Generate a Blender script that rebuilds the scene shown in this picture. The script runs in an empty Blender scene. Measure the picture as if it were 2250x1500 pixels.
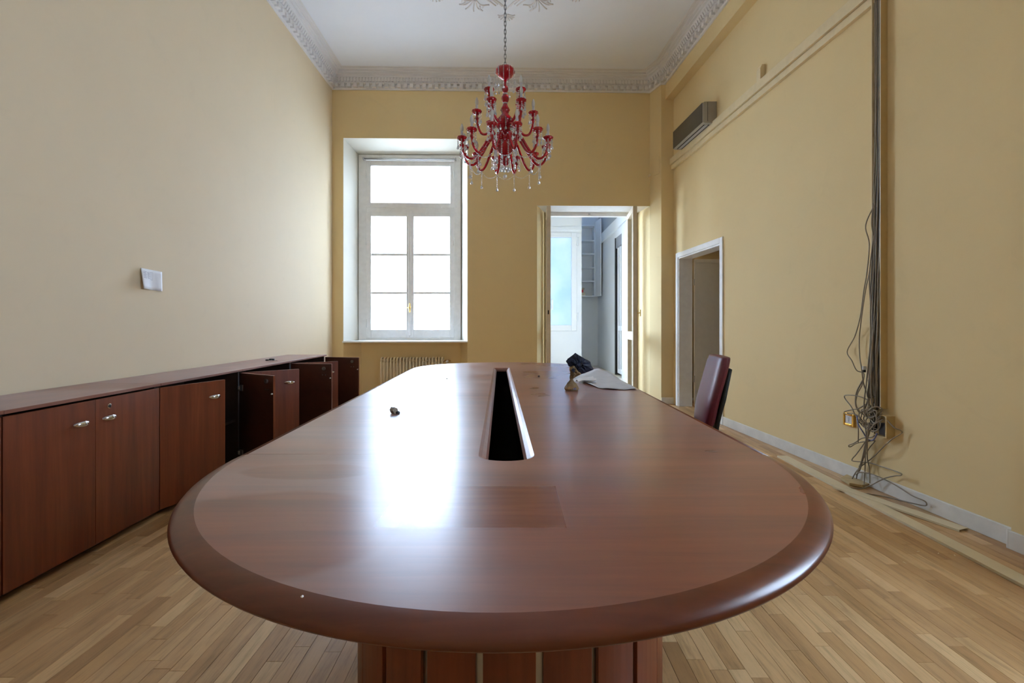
import bpy, bmesh, math, random
from mathutils import Vector, Matrix
R = random.Random(11)
PI = math.pi
scn = bpy.context.scene
COL = scn.collection

# ---------------------------------------------------------------- camera, world, lights, exposure
H = 1.2                                   # lens height above the floor
cam = bpy.data.cameras.new('camera')
cam.sensor_width = 36.0
cam.lens = 16.0
cam.shift_y = -38.0 / 2250.0
cam.clip_start = 0.05
camo = bpy.data.objects.new('camera', cam)
camo.location = (0, 0, H)
camo.rotation_euler = (PI / 2, 0, 0)
COL.objects.link(camo)
scn.camera = camo

SKY = 27.0
world = bpy.data.worlds.new('overcast_sky')
world.use_nodes = True
scn.world = world
bg = world.node_tree.nodes['Background']
bg.inputs['Color'].default_value = (0.70, 0.88, 1.18, 1)
bg.inputs['Strength'].default_value = SKY

def portal(name, loc, rot, sx, sy):
    l = bpy.data.lights.new(name, 'AREA')
    l.shape = 'RECTANGLE'; l.size = sx; l.size_y = sy
    l.cycles.is_portal = True
    o = bpy.data.objects.new(name, l)
    o.location = loc; o.rotation_euler = rot
    COL.objects.link(o)
portal('window_portal', (-1.70, 7.58, 2.45), (-PI / 2, 0, 0), 1.55, 3.0)      # main window, faces the room
portal('side_window_portal', (2.98, 1.20, 2.00), (0, PI / 2, 0), 1.6, .8)        # window in the right wall beside the camera
portal('veranda_portal', (0.13, 8.6, 2.1), (0, -PI / 2, 0), 2.4, 1.8)          # glazed side of the veranda

sun = bpy.data.lights.new('added_courtyard_sun', 'SUN')      # sun added behind the house, so the courtyard ground bounces light onto the ceiling
sun.energy = 55.0; sun.angle = math.radians(8); sun.color = (.96, .98, 1.0)
suno = bpy.data.objects.new('added_courtyard_sun', sun); suno.rotation_euler = (math.radians(32), 0, 0); COL.objects.link(suno)

vs = scn.view_settings
vs.view_transform = 'Standard'; vs.look = 'None'; vs.gamma = 1.0; vs.exposure = 0.22
vs.use_curve_mapping = False
scn.cycles.max_bounces = 10
scn.cycles.diffuse_bounces = 7
scn.cycles.glossy_bounces = 4
scn.cycles.transmission_bounces = 8
scn.cycles.transparent_max_bounces = 10
scn.cycles.caustics_reflective = True
scn.cycles.caustics_refractive = False
scn.cycles.sample_clamp_indirect = 6.0
scn.cycles.use_denoising = True

# ---------------------------------------------------------------- helpers
def V(*a): return Vector(a)
def at(px, py, Y):                         # photograph point -> world point at depth Y
    return V((px - 1125) / 1000 * Y, Y, H + (712 - py) / 1000 * Y)
def on_z(px, py, z=0.0):                   # photograph point -> point on the horizontal plane z
    return at(px, py, (H - z) * 1000 / (py - 712))
def lx(Y): return -2.73 - 0.018 * (Y - 5.056)     # left wall face
def rx(Y): return 2.432 + 0.063 * (6.85 - Y)      # right wall face
def on_right(px, py, k=1.0):
    Y = 2.8635 / ((px - 1125) / 1000 + 0.063) * k
    p = at(px, py, Y)
    if p.z < 0.006: p = on_z(px, py, 0.006)
    return p

OFF = {}
class Mesh:
    def __init__(s): s.v = []; s.f = []
    def poly(s, pts):
        b = len(s.v); s.v += [tuple(p) for p in pts]; s.f.append(tuple(range(b, b + len(pts)))); return s
    def obox(s, o, a, b, c):
        o, a, b, c = map(Vector, (o, a, b, c)); n = len(s.v)
        s.v += [tuple(o + a * i + b * j + c * k) for k in (0, 1) for j in (0, 1) for i in (0, 1)]
        q = [(0, 2, 3, 1), (4, 5, 7, 6), (0, 1, 5, 4), (2, 6, 7, 3), (0, 4, 6, 2), (1, 3, 7, 5)]
        if a.cross(b).dot(c) < 0: q = [t[::-1] for t in q]
        s.f += [tuple(n + i for i in t) for t in q]; return s
    def box(s, x0, x1, y0, y1, z0, z1):
        return s.obox((x0, y0, z0), (x1 - x0, 0, 0), (0, y1 - y0, 0), (0, 0, z1 - z0))
    def prism(s, pts, ext):                # closed polygon swept by vector ext
        n = len(pts); b = len(s.v); e = Vector(ext)
        s.v += [tuple(p) for p in pts] + [tuple(Vector(p) + e) for p in pts]
        s.f.append(tuple(b + i for i in range(n))[::-1]); s.f.append(tuple(b + n + i for i in range(n)))
        for i in range(n):
            j = (i + 1) % n; s.f.append((b + i, b + j, b + n + j, b + n + i))
        return s
    def tube(s, pts, r, n=8, closed=False, caps=True):
        pts = [Vector(p) for p in pts]; m = len(pts); b = len(s.v)
        rr = r if isinstance(r, (list, tuple)) else [r] * m
        up = None
        for i, p in enumerate(pts):
            if closed: t = pts[(i + 1) % m] - pts[i - 1]
            else: t = pts[min(i + 1, m - 1)] - pts[max(i - 1, 0)]
            if t.length < 1e-9: t = Vector((0, 0, 1))
            t.normalize()
            if up is None: up = t.orthogonal().normalized()
            else:
                up = up - t * up.dot(t)
                up = up.normalized() if up.length > 1e-6 else t.orthogonal().normalized()
            w = t.cross(up)
            for k in range(n):
                a = 2 * PI * k / n
                s.v.append(tuple(p + (up * math.cos(a) + w * math.sin(a)) * rr[i]))
        for i in range(m if closed else m - 1):
            j = (i + 1) % m
            for k in range(n):
                l = (k + 1) % n
                s.f.append((b + i * n + k, b + i * n + l, b + j * n + l, b + j * n + k))
        if caps and not closed:
            s.f.append(tuple(b + k for k in range(n))[::-1]); s.f.append(tuple(b + (m - 1) * n + k for k in range(n)))
        return s
    def lathe(s, prof, n=16, c=(0, 0, 0), rib=None):
        b = len(s.v); m = len(prof); c = Vector(c)
        for (r, z) in prof:
            for k in range(n):
                a = 2 * PI * k / n; q = r * (rib(a, r, z) if rib else 1)
                s.v.append((c.x + q * math.cos(a), c.y + q * math.sin(a), c.z + z))
        for i in range(m - 1):
            for k in range(n):
                l = (k + 1) % n
                s.f.append((b + i * n + k, b + i * n + l, b + (i + 1) * n + l, b + (i + 1) * n + k))
        s.f.append(tuple(b + k for k in range(n))[::-1]); s.f.append(tuple(b + (m - 1) * n + k for k in range(n)))
        return s
    def bead(s, c, r, h=None):             # faceted crystal bead
        c = Vector(c); r *= 1.12; h = h or r; b = len(s.v)
        s.v.append((c.x, c.y, c.z + h))
        for k in range(6):
            a = PI * k / 3; s.v.append((c.x + r * math.cos(a), c.y + r * math.sin(a), c.z + h * 0.2))
        for k in range(6):
            a = PI * (k + .5) / 3; s.v.append((c.x + r * .9 * math.cos(a), c.y + r * .9 * math.sin(a), c.z - h * 0.35))
        s.v.append((c.x, c.y, c.z - h))
        for k in range(6):
            l = (k + 1) % 6
            s.f += [(b, b + 1 + k, b + 1 + l), (b + 1 + k, b + 7 + k, b + 1 + l), (b + 1 + l, b + 7 + k, b + 7 + l), (b + 13, b + 7 + l, b + 7 + k)]
        return s
    def drop(s, c, r, h):                  # pear drop hanging below c
        r *= 1.25; h *= 1.15
        return s.lathe([(r * .08, 0), (r * .3, -h * .25), (r * .75, -h * .5), (r, -h * .72), (r * .8, -h * .9), (r * .1, -h)][::-1], 8, c)
    def grid(s, fn, nu, nv):
        b = len(s.v)
        for j in range(nv + 1):
            for i in range(nu + 1): s.v.append(tuple(fn(i / nu, j / nv)))
        for j in range(nv):
            for i in range(nu):
                a = b + j * (nu + 1) + i; s.f.append((a, a + 1, a + nu + 2, a + nu + 1))
        return s
    def data(s, name, m, smooth=False):
        me = bpy.data.meshes.new(name); me.from_pydata(s.v, [], s.f); me.update()
        if m: me.materials.append(m)
        if smooth:
            me.polygons.foreach_set('use_smooth', [True] * len(me.polygons))
        return me
    def build(s, name, m, parent=None, smooth=False, bevel=0, local=False, solid=0, seg=2, sub=0, angle=None, fix=False):
        if parent is not None and not local:
            o = OFF[parent.name]; s.v = [(p[0] - o[0], p[1] - o[1], p[2] - o[2]) for p in s.v]
        me = s.data(name, m, smooth)
        if fix:
            bm = bmesh.new(); bm.from_mesh(me); bmesh.ops.recalc_face_normals(bm, faces=bm.faces); bm.to_mesh(me); bm.free()
        if smooth and angle: me.set_sharp_from_angle(angle=angle)
        ob = bpy.data.objects.new(name, me); COL.objects.link(ob)
        if parent is not None: ob.parent = parent
        OFF[ob.name] = OFF[parent.name] if (parent is not None and parent.name in OFF) else (0, 0, 0)
        if solid:
            d = ob.modifiers.new('solid', 'SOLIDIFY'); d.thickness = solid; d.offset = 0
        if sub:
            d = ob.modifiers.new('sub', 'SUBSURF'); d.levels = sub; d.render_levels = sub
        if bevel:
            d = ob.modifiers.new('bevel', 'BEVEL'); d.width = bevel; d.segments = seg; d.limit_method = 'ANGLE'; d.angle_limit = 0.7
        return ob

def thing(name, label, cat, loc=(0, 0, 0), rz=0, group=None):
    o = bpy.data.objects.new(name, None); o.empty_display_size = .1; COL.objects.link(o)
    o.location = loc; o.rotation_euler = (0, 0, rz); OFF[o.name] = tuple(loc)
    tag(o, label, cat, group); return o
def tag(o, label, cat=None, group=None):
    o['label'] = label
    if cat: o['category'] = cat
    if group: o['group'] = group
    return o
def struct_root(name, loc=(0, 0, 0)):
    o = bpy.data.objects.new(name, None); o.empty_display_size = .1; COL.objects.link(o); o.location = loc
    OFF[o.name] = tuple(loc); o['kind'] = 'structure'; return o
def struct(o, label=None):
    o['kind'] = 'structure'
    if label: o['label'] = label
    return o
def clone(o, parent=None):
    c = o.copy(); COL.objects.link(c); c.parent = parent
    OFF[c.name] = OFF.get(o.name, (0, 0, 0))
    for ch in list(o.children): clone(ch, c)
    return c
def spline(pts, n=6):
    P = [Vector(p) for p in pts]; out = []
    for i in range(len(P) - 1):
        a, b, c, d = P[max(i - 1, 0)], P[i], P[i + 1], P[min(i + 2, len(P) - 1)]
        for k in range(n):
            t = k / n
            out.append(0.5 * (2 * b + (c - a) * t + (2 * a - 5 * b + 4 * c - d) * t * t + (3 * b - a - 3 * c + d) * t ** 3))
    out.append(P[-1]); return out

# ---------------------------------------------------------------- materials
class NT:
    def __init__(s, name):
        s.m = bpy.data.materials.new(name); s.m.use_nodes = True
        s.t = s.m.node_tree; s.b = s.t.nodes['Principled BSDF']; s.out = s.t.nodes['Material Output']
    def n(s, kind, **kw):
        q = s.t.nodes.new(kind)
        for k, v in kw.items():
            if k.startswith('i_'):
                key = k[2:]; key = int(key) if key.isdigit() else key.replace('_', ' ')
                q.inputs[key].default_value = v
            else: setattr(q, k, v)
        return q
    def l(s, a, b): s.t.links.new(a, b)
    def coord(s, scale=(1, 1, 1), kind='pos'):
        src = s.n('ShaderNodeNewGeometry').outputs['Position'] if kind == 'pos' else s.n('ShaderNodeTexCoord').outputs['Object']
        mp = s.n('ShaderNodeMapping'); mp.inputs['Scale'].default_value = scale
        s.l(src, mp.inputs['Vector']); return mp.outputs['Vector']
    def noise(s, vec, scale, detail=4, rough=.55, dist=0):
        q = s.n('ShaderNodeTexNoise', i_Scale=scale, i_Detail=detail, i_Roughness=rough, i_Distortion=dist)
        s.l(vec, q.inputs['Vector']); return q.outputs['Fac']
    def ramp(s, fac, stops):
        q = s.n('ShaderNodeValToRGB'); e = q.color_ramp.elements
        while len(e) < len(stops): e.new(.5)
        for el, (p, c) in zip(e, stops): el.position = p; el.color = (*c, 1) if len(c) == 3 else c
        s.l(fac, q.inputs['Fac']); return q.outputs['Color']
    def mix(s, fac, a, b, mode='MIX'):
        q = s.n('ShaderNodeMix', data_type='RGBA', blend_type=mode)
        for val, key in ((fac, 0), (a, 6), (b, 7)):
            if hasattr(val, 'node'): s.l(val, q.inputs[key])
            elif isinstance(val, (int, float)): q.inputs[key].default_value = val
            else: q.inputs[key].default_value = (*val, 1)
        return q.outputs[2]
    def math(s, op, a, b=0.0, clamp=False):
        q = s.n('ShaderNodeMath', operation=op, use_clamp=clamp)
        for i, val in enumerate((a, b)):
            if hasattr(val, 'node'): s.l(val, q.inputs[i])
            else: q.inputs[i].default_value = val
        return q.outputs[0]
    def bump(s, h, strength, dist=.01):
        q = s.n('ShaderNodeBump', i_Strength=strength, i_Distance=dist); s.l(h, q.inputs['Height'])
        s.l(q.outputs['Normal'], s.b.inputs['Normal'])
    def set(s, **kw):
        for k, v in kw.items():
            key = k.replace('_', ' '); i = s.b.inputs[key]
            if hasattr(v, 'node'): s.l(v, i)
            elif isinstance(v, tuple): i.default_value = (*v, 1)
            else: i.default_value = v
        return s.m

def plain(name, c, rough=.5, metal=0., var=.08, scale=14., bump=0., **kw):
    t = NT(name); vec = t.coord(); f = t.noise(vec, scale)
    hi = tuple(min(1, x * (1 + var)) for x in c); lo = tuple(x * (1 - var) for x in c)
    col = t.ramp(f, [(.3, lo), (.7, hi)])
    if bump: t.bump(t.noise(vec, scale * 9), bump, .004)
    return t.set(Base_Color=col, Roughness=rough, Metallic=metal, **kw)

def plaster(name, c, smudge=.12):
    t = NT(name); vec = t.coord()
    a = t.ramp(t.noise(vec, 1.1, 6, .6), [(.32, tuple(x * .94 for x in c)), (.68, c)])
    b = t.ramp(t.noise(vec, 3.3, 8, .65, 1.2), [(.30, tuple(x * (1 - smudge) for x in c)), (.42, c)])
    col = t.mix(.45, a, b)
    t.bump(t.noise(vec, 60, 3), .05, .003)
    return t.set(Base_Color=col, Roughness=.75, Specular_IOR_Level=.25)

WALLC = (.74, .58, .315)
M_wall = plaster('cream_plaster', WALLC, .06)
M_wall_left = plaster('daylit_cream_plaster', (.73, .61, .425), .05)  # same cream paint made paler, with the left wall's daylight in the colour
M_white_plaster = plaster('white_plaster', (.85, .88, .94), .03)
M_cornice = plain('cornice_plaster', (.78, .77, .78), .7, var=.03, scale=3)
M_white = plain('white_paint', (.84, .84, .83), .35, var=.04)
M_reveal = plaster('window_reveal_plaster', (.76, .74, .66), .05)
M_base = plain('baseboard_paint', (.70, .68, .62), .45, var=.10, scale=7)
M_jamb = plain('old_cream_paint', (.66, .58, .45), .45, var=.06)
M_radiator = plain('ivory_enamel', (.78, .67, .48), .35, var=.04)
M_trunk = plain('painted_trunking', (.72, .59, .36), .5, var=.05)
M_grey_plastic = plain('warm_grey_plastic', (.34, .32, .28), .42, var=.04)
M_ac_front = plain('dark_bronze_panel', (.065, .056, .040), .35, var=.05)
M_ac_slot = plain('dark_slot', (.012, .012, .014), .6)
M_louver = plain('pale_grey_louver', (.42, .43, .46), .35, var=.04)
M_black = plain('black_plastic', (.014, .014, .015), .4)
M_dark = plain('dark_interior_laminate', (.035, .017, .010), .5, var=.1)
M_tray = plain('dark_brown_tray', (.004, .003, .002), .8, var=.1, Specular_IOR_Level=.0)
M_chrome = plain('chrome', (.75, .76, .78), .14, 1.0, var=.03)
M_steel = plain('brushed_steel', (.46, .46, .46), .34, 1.0, var=.05)
M_brass = plain('aged_brass', (.62, .42, .14), .3, 1.0, var=.1)
M_gold = plain('gold_plastic_frame', (.72, .40, .07), .22, .75, var=.06)
M_socket = plain('socket_white', (.74, .74, .74), .4, var=.03)
M_cable = plain('grey_cable_sheath', (.27, .22, .155), .5, var=.12)
M_cable_dark = plain('dark_grey_cable_sheath', (.11, .095, .075), .5, var=.12)
M_cable_blue = plain('blue_white_wires', (.20, .22, .42), .45, var=.3, scale=60)
M_card = plain('cardboard', (.50, .38, .20), .85, var=.12, bump=.1)
M_ochre = plain('shaded_ochre_plastic', (.50, .36, .16), .5, var=.05)  # yellow darkened to hold the shade on the channel's near side
M_strip = plain('cream_trunk_lid', (.72, .63, .43), .5, var=.03)
M_paper = plain('white_paper', (.80, .80, .82), .8, var=.03)
M_grease = plain('greaseproof_paper', (.50, .49, .50), .6, var=.06)
M_ink = plain('grey_print', (.22, .22, .28), .8)
M_kraft = plain('kraft_paper', (.23, .150, .070), .75, var=.22, scale=40, bump=.2)
M_navy = plain('navy_printed_paper', (.010, .016, .040), .5, var=.4, scale=40, bump=.2)
M_foil = plain('crumpled_foil', (.42, .38, .33), .35, .5, var=.35, scale=120)
M_burgundy = plain('burgundy_leather', (.105, .010, .022), .38, var=.12, scale=30, bump=.12)
M_blackfoam = plain('black_shell', (.012, .013, .012), .55)
M_chain = plain('grey_steel_chain', (.22, .23, .25), .35, .9)
M_bulb = plain('frosted_bulb_glass', (.58, .58, .56), .22, var=.05)
M_candle = plain('white_candle_sleeve', (.55, .55, .58), .4, var=.05)
M_redglass = plain('red_glass', (.46, .003, .012), .07, var=.15, scale=30, Transmission_Weight=.30, IOR=1.5, Coat_Weight=.4)
M_crystal = plain('crystal', (.95, .96, .98), .05, var=.02, Transmission_Weight=.45, IOR=1.6)
M_tile = plain('pale_stone_floor', (.62, .56, .47), .3, var=.08, scale=3)
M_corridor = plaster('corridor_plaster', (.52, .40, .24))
M_leafdoor = plain('taupe_door_paint', (.64, .60, .52), .4, var=.03)
M_veranda = plaster('veranda_white', (.80, .82, .84), .04)
M_veranda_grey = plaster('veranda_ceiling_grey', (.46, .48, .50), .06)
M_shutter = plain('grey_roller_shutter', (.24, .25, .28), .5)
M_red = plain('red_book_cloth', (.52, .03, .05), .6)
M_beige = plain('beige_book_cloth', (.55, .48, .36), .7)
M_facade = plaster('courtyard_render', (.70, .70, .70))
M_facade_dark = plain('courtyard_slate', (.085, .09, .11), .6)
M_roof = plain('courtyard_eave', (.16, .16, .18), .7)
M_pave = plain('courtyard_paving', (.78, .78, .76), .8)

def glass(name, tint, refl):
    t = NT(name); t.t.nodes.remove(t.b)
    tr = t.n('ShaderNodeBsdfTransparent'); gl = t.n('ShaderNodeBsdfGlossy', i_Roughness=.03)
    vec = t.coord(); c = t.ramp(t.noise(vec, 2.), [(.3, tuple(x * .985 for x in tint)), (.7, tint)])
    t.l(c, tr.inputs['Color'])
    mx = t.n('ShaderNodeMixShader', i_0=refl); t.l(tr.outputs[0], mx.inputs[1]); t.l(gl.outputs[0], mx.inputs[2])
    t.l(mx.outputs[0], t.out.inputs['Surface']); return t.m
M_glass = glass('window_glass', (.97, .985, .99), .05)
def frosted(name):
    t = NT(name); t.t.nodes.remove(t.b)
    tl = t.n('ShaderNodeBsdfTranslucent'); df = t.n('ShaderNodeBsdfDiffuse')
    vec = t.coord(); c = t.ramp(t.noise(vec, 1.2), [(.3, (.34, .41, .50)), (.7, (.48, .52, .56))])
    t.l(c, tl.inputs['Color']); t.l(c, df.inputs['Color'])
    mx = t.n('ShaderNodeMixShader', i_0=.45); t.l(tl.outputs[0], mx.inputs[1]); t.l(df.outputs[0], mx.inputs[2])
    t.l(mx.outputs[0], t.out.inputs['Surface']); return t.m
M_frost = frosted('frosted_glass')

def cherry(name, dark, mid, light, grain=(1, 1, 1), rough=.3, dust=False):
    t = NT(name)
    info = t.n('ShaderNodeObjectInfo').outputs['Random']
    vec = t.coord(grain, 'obj')
    ad = t.n('ShaderNodeVectorMath', operation='ADD'); cb = t.n('ShaderNodeCombineXYZ')
    k = t.math('MULTIPLY', info, 37.0)
    for i in range(3): t.l(k, cb.inputs[i])
    t.l(vec, ad.inputs[0]); t.l(cb.outputs[0], ad.inputs[1]); vec = ad.outputs[0]
    g1 = t.noise(vec, 1.0, 6, .6, .6); g2 = t.noise(vec, 5.0, 4, .6)
    g = t.math('ADD', t.math('MULTIPLY', g1, .7), t.math('MULTIPLY', g2, .3))
    col = t.ramp(g, [(.30, dark), (.50, mid), (.72, light)])
    rg = rough
    if dust:
        p = t.coord((1, 1, 1), 'pos')
        sx = t.n('ShaderNodeSeparateXYZ'); t.l(p, sx.inputs[0]); X, Y = sx.outputs[0], sx.outputs[1]
        n1 = t.noise(t.coord((.8, 1.3, 1)), 1.5, 1.0, .4, .6)
        film = t.ramp(n1, [(.34, (.45,) * 3), (.44, (.66,) * 3), (.54, (.90,) * 3), (.66, (1,) * 3)])     # wiped arcs against the film of dust
        n2 = t.noise(t.coord((1.2, 3, 1)), 1.6, 3, .5, .3)
        film = t.math('MULTIPLY', film, t.ramp(n2, [(.30, (.6,) * 3), (.65, (1,) * 3)]))
        side = t.n('ShaderNodeMapRange', interpolation_type='SMOOTHSTEP'); t.l(X, side.inputs[0])     # the left side was left dustier
        for k_, v_ in zip((1, 2, 3, 4), (-.45, .30, 1.0, .38)): side.inputs[k_].default_value = v_
        film = t.math('MULTIPLY', film, side.outputs[0])
        for cx_, cy_, ax_, ay_ in ((-.56, .97, .30, .22), (-.60, 1.36, .20, .07)):                     # two patches wiped with a sleeve
            wob = t.math('MULTIPLY', t.math('SUBTRACT', t.noise(t.coord((1, 1, 1)), 4.0, 2, .5), .5), .7)
            ex = t.math('POWER', t.math('ABSOLUTE', t.math('DIVIDE', t.math('SUBTRACT', X, cx_), ax_)), 2.0)
            ey = t.math('POWER', t.math('ABSOLUTE', t.math('DIVIDE', t.math('SUBTRACT', Y, cy_), ay_)), 2.0)
            mr = t.n('ShaderNodeMapRange', interpolation_type='SMOOTHSTEP'); t.l(t.math('ADD', t.math('ADD', ex, ey), wob), mr.inputs[0])
            for k_, v_ in zip((1, 2, 3, 4), (.85, 1.15, .35, 1.0)): mr.inputs[k_].default_value = v_
            film = t.math('MULTIPLY', film, mr.outputs[0])
        # clean rectangle left by something that lay on the near end
        inx = t.math('MULTIPLY', t.math('GREATER_THAN', X, -.30), t.math('LESS_THAN', X, .118))
        iny = t.math('MULTIPLY', t.math('GREATER_THAN', Y, .985), t.math('LESS_THAN', Y, 1.236))
        rect = t.math('MULTIPLY', inx, iny)
        film = t.math('MULTIPLY', film, t.math('SUBTRACT', 1.0, t.math('MULTIPLY', rect, .75)), True)
        col = t.mix(t.math('MULTIPLY', film, .26), col, (.42, .30, .25))
        rg = t.math('ADD', t.math('MULTIPLY', film, .07), rough)
        t.bump(t.noise(t.coord(), 420, 2), .05, .0006)
    t.set(Base_Color=col, Roughness=rg, Specular_IOR_Level=.5)
    if dust: t.set(Sheen_Weight=t.math('MULTIPLY', film, .14), Sheen_Roughness=.45)
    return t.m
CH = ((.095, .019, .006), (.160, .035, .010), (.225, .056, .018))
M_table = cherry('cherry_table_top', *CH, grain=(.9, 14, 14), rough=.262, dust=True)
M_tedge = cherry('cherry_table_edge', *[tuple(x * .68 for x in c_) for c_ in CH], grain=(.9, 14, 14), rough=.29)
M_door = cherry('cherry_door_veneer', *CH, grain=(14, 14, .8), rough=.36)
M_door_in = plain('shaded_inner_laminate', (.055, .014, .006), .45, var=.12)  # door laminate darkened, with the shade of the inner faces in the colour
M_ctop = cherry('cherry_cabinet_top', *CH, grain=(14, .9, 14), rough=.30, dust=True)
M_slat = cherry('cherry_pedestal_slat', *CH, grain=(10, 10, .8), rough=.38)

def oak():
    t = NT('oak_floorboard')
    info = t.n('ShaderNodeObjectInfo').outputs['Random']
    isl = t.n('ShaderNodeNewGeometry').outputs['Random Per Island']
    rnd = t.math('FRACT', t.math('ADD', info, isl))
    cb = t.n('ShaderNodeCombineXYZ')
    t.l(t.math('MULTIPLY', rnd, 91.0), cb.inputs[0]); t.l(t.math('MULTIPLY', rnd, 53.0), cb.inputs[1])
    ad = t.n('ShaderNodeVectorMath', operation='ADD'); t.l(t.coord((16, 1.3, 1)), ad.inputs[0]); t.l(cb.outputs[0], ad.inputs[1])
    g1 = t.noise(ad.outputs[0], 1.6, 5, .6, .9); g2 = t.noise(ad.outputs[0], 9, 4, .65)
    tone = t.ramp(rnd, [(.0, (.40, .225, .095)), (.25, (.54, .33, .145)), (.5, (.49, .30, .14)), (.75, (.61, .39, .185)), (1., (.70, .48, .25))])
    gr = t.ramp(t.math('ADD', t.math('MULTIPLY', g1, .65), t.math('MULTIPLY', g2, .35)), [(.33, (.62, .60, .56)), (.5, (.95, .94, .93)), (.7, (1.08, 1.06, 1.04))])
    col = t.mix(1.0, tone, gr, 'MULTIPLY')
    dirt = t.ramp(t.noise(t.coord(), 1.7, 6, .65, .5), [(.35, (.78, .74, .70)), (.55, (1, 1, 1))])
    col = t.mix(.6, col, dirt, 'MULTIPLY')
    t.bump(g2, .06, .002)
    return t.set(Base_Color=col, Roughness=.38, Specular_IOR_Level=.4)
M_oak = oak()
M_sub = plain('dark_subfloor', (.10, .06, .03), .8)

# ---------------------------------------------------------------- room shell
A = V(-2.765, 7.0, 0); E = V(.99979, .02034, 0); N = V(-.02034, .99979, 0)      # back wall: origin, along, outward
LB = 4.917
def W(u, v, z): return A + E * u + N * v + V(0, 0, z)
def UZ(px, py, v):
    a = (px - 1125) / 1000
    u = (a * (A.y + v * N.y) - A.x - v * N.x) / (E.x - a * E.y)
    return u, H + (712 - py) / 1000 * (A.y + u * E.y + v * N.y)
def wbox(m, u0, u1, v0, v1, z0, z1):
    return m.obox(W(u0, v0, z0), E * (u1 - u0), N * (v1 - v0), (0, 0, z1 - z0))

CEIL = 5.05
VF = .45                                   # depth of the window and door frames in the wall
wu0, wz1 = UZ(754.5, 303, 0); wu1, _ = UZ(1027, 303, 0); wz0 = .92
fu0, fz1 = UZ(788, 340, VF); fu1, _ = UZ(1012, 340, VF); fz0 = .93
nu0, _ = UZ(794, 800, .3); nu1, _ = UZ(1013, 800, .3)
du0, dz1 = UZ(1180, 451.5, 0); du1 = LB
gu0, gz1 = UZ(1199, 466, VF); gu1 = UZ(1400, 466, VF)[0]

m = Mesh()
def wq(a, b, c, d): m.poly([W(*a), W(*b), W(*c), W(*d)])
def cell(u0, u1, z0, z1, v=0): wq((u0, v, z0), (u1, v, z0), (u1, v, z1), (u0, v, z1))
cell(-.3, wu0, 0, CEIL + .1); cell(wu0, wu1, wz1, CEIL + .1); cell(wu1, du0, 0, CEIL + .1); cell(du0, du1, dz1, CEIL + .1)
# radiator niche below the sill
wq((wu0, 0, 0), (nu0, .3, 0), (nu0, .3, wz0), (wu0, 0, wz0)); wq((wu1, 0, 0), (nu1, .3, 0), (nu1, .3, wz0), (wu1, 0, wz0))
cell(nu0, nu1, 0, wz0, .3)
# outer skin with the two holes
cell(-.4, fu0, -.2, CEIL + .2, VF + .07); cell(fu0, fu1, fz1, CEIL + .2, VF + .07); cell(fu0, fu1, -.2, fz0, VF + .07)
cell(fu1, gu0, -.2, CEIL + .2, VF + .07); cell(gu0, gu1, gz1 - .06, CEIL + .2, VF + .07); cell(gu1, LB + 1, -.2, CEIL + .2, VF + .07)
wall_back = struct(m.build('wall_back', M_wall))
m = Mesh()                                  # splayed window reveal, pale paint
wq((wu0, 0, wz0), (fu0, VF + .07, wz0), (fu0, VF + .07, fz1), (wu0, 0, wz1)); wq((wu1, 0, wz0), (fu1, VF + .07, wz0), (fu1, VF + .07, fz1), (wu1, 0, wz1))
wq((wu0, 0, wz1), (wu1, 0, wz1), (fu1, VF + .07, fz1), (fu0, VF + .07, fz1)); wq((wu0, 0, wz0), (wu1, 0, wz0), (fu1, VF + .07, wz0), (fu0, VF + .07, wz0))
m.build('window_reveal', M_reveal, wall_back)
m = Mesh()                                  # door recess: left jamb and head
wq((du0, 0, 0), (gu0, VF + .07, 0), (gu0, VF + .07, gz1), (du0, 0, dz1))
m.build('door_reveal', M_wall, wall_back)
m = Mesh(); wq((du0, 0, dz1), (du1, 0, dz1), (gu1, VF + .07, gz1), (gu0, VF + .07, gz1))
m.build('door_soffit', M_white, wall_back)

# pier between the back wall and the right wall
p0 = W(LB, 0, 0); p1 = V(2.247, 6.85, 0); p2 = V(rx(6.85) + .02, 6.85, 0); g1 = W(gu1, VF + .07, 0)
m = Mesh(); m.prism([p1, p2, V(2.8, 7.55, 0), g1, p0], (0, 0, CEIL + .1))
pier = struct(m.build('wall_pier', M_wall, fix=True), 'cream pier between french door and right wall')

# left wall
m = Mesh(); m.prism([V(lx(-2.6), -2.6, -.1), V(lx(7.3), 7.3, -.1), V(lx(7.3) - .3, 7.3, -.1), V(lx(-2.6) - .3, -2.6, -.1)], (0, 0, CEIL + .3))
struct(m.build('wall_left', M_wall_left, fix=True))

# right wall with doorway, thickened near the camera
DY0, DY1, DZ = 5.49, 6.67, 2.175; TH = .17
def rseg(m, y0, y1, z0, z1, out=TH, inn=0.):
    m.prism([V(rx(y0) - inn, y0, z0), V(rx(y1) - inn, y1, z0), V(rx(y1) + out, y1, z0), V(rx(y0) + out, y0, z0)], (0, 0, z1 - z0))
m = Mesh()
RWY0, RWY1, RWZ0, RWZ1 = .80, 1.60, 1.20, 2.80
for y0, y1, z0, z1 in ((-2.6, RWY0, -.1, CEIL + .2), (RWY0, RWY1, -.1, RWZ0), (RWY0, RWY1, RWZ1, CEIL + .2), (RWY1, 2.43, -.1, CEIL + .2)): rseg(m, y0, y1, z0, z1, inn=.045)
rseg(m, 2.43, DY0, -.1, CEIL + .2); rseg(m, DY0, DY1, DZ, CEIL + .2); rseg(m, DY1, 7.0, -.1, CEIL + .2)
wall_right = struct(m.build('wall_right', M_wall, fix=True))
m = Mesh()                                  # dropped beam under the ceiling along the right wall
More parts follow.
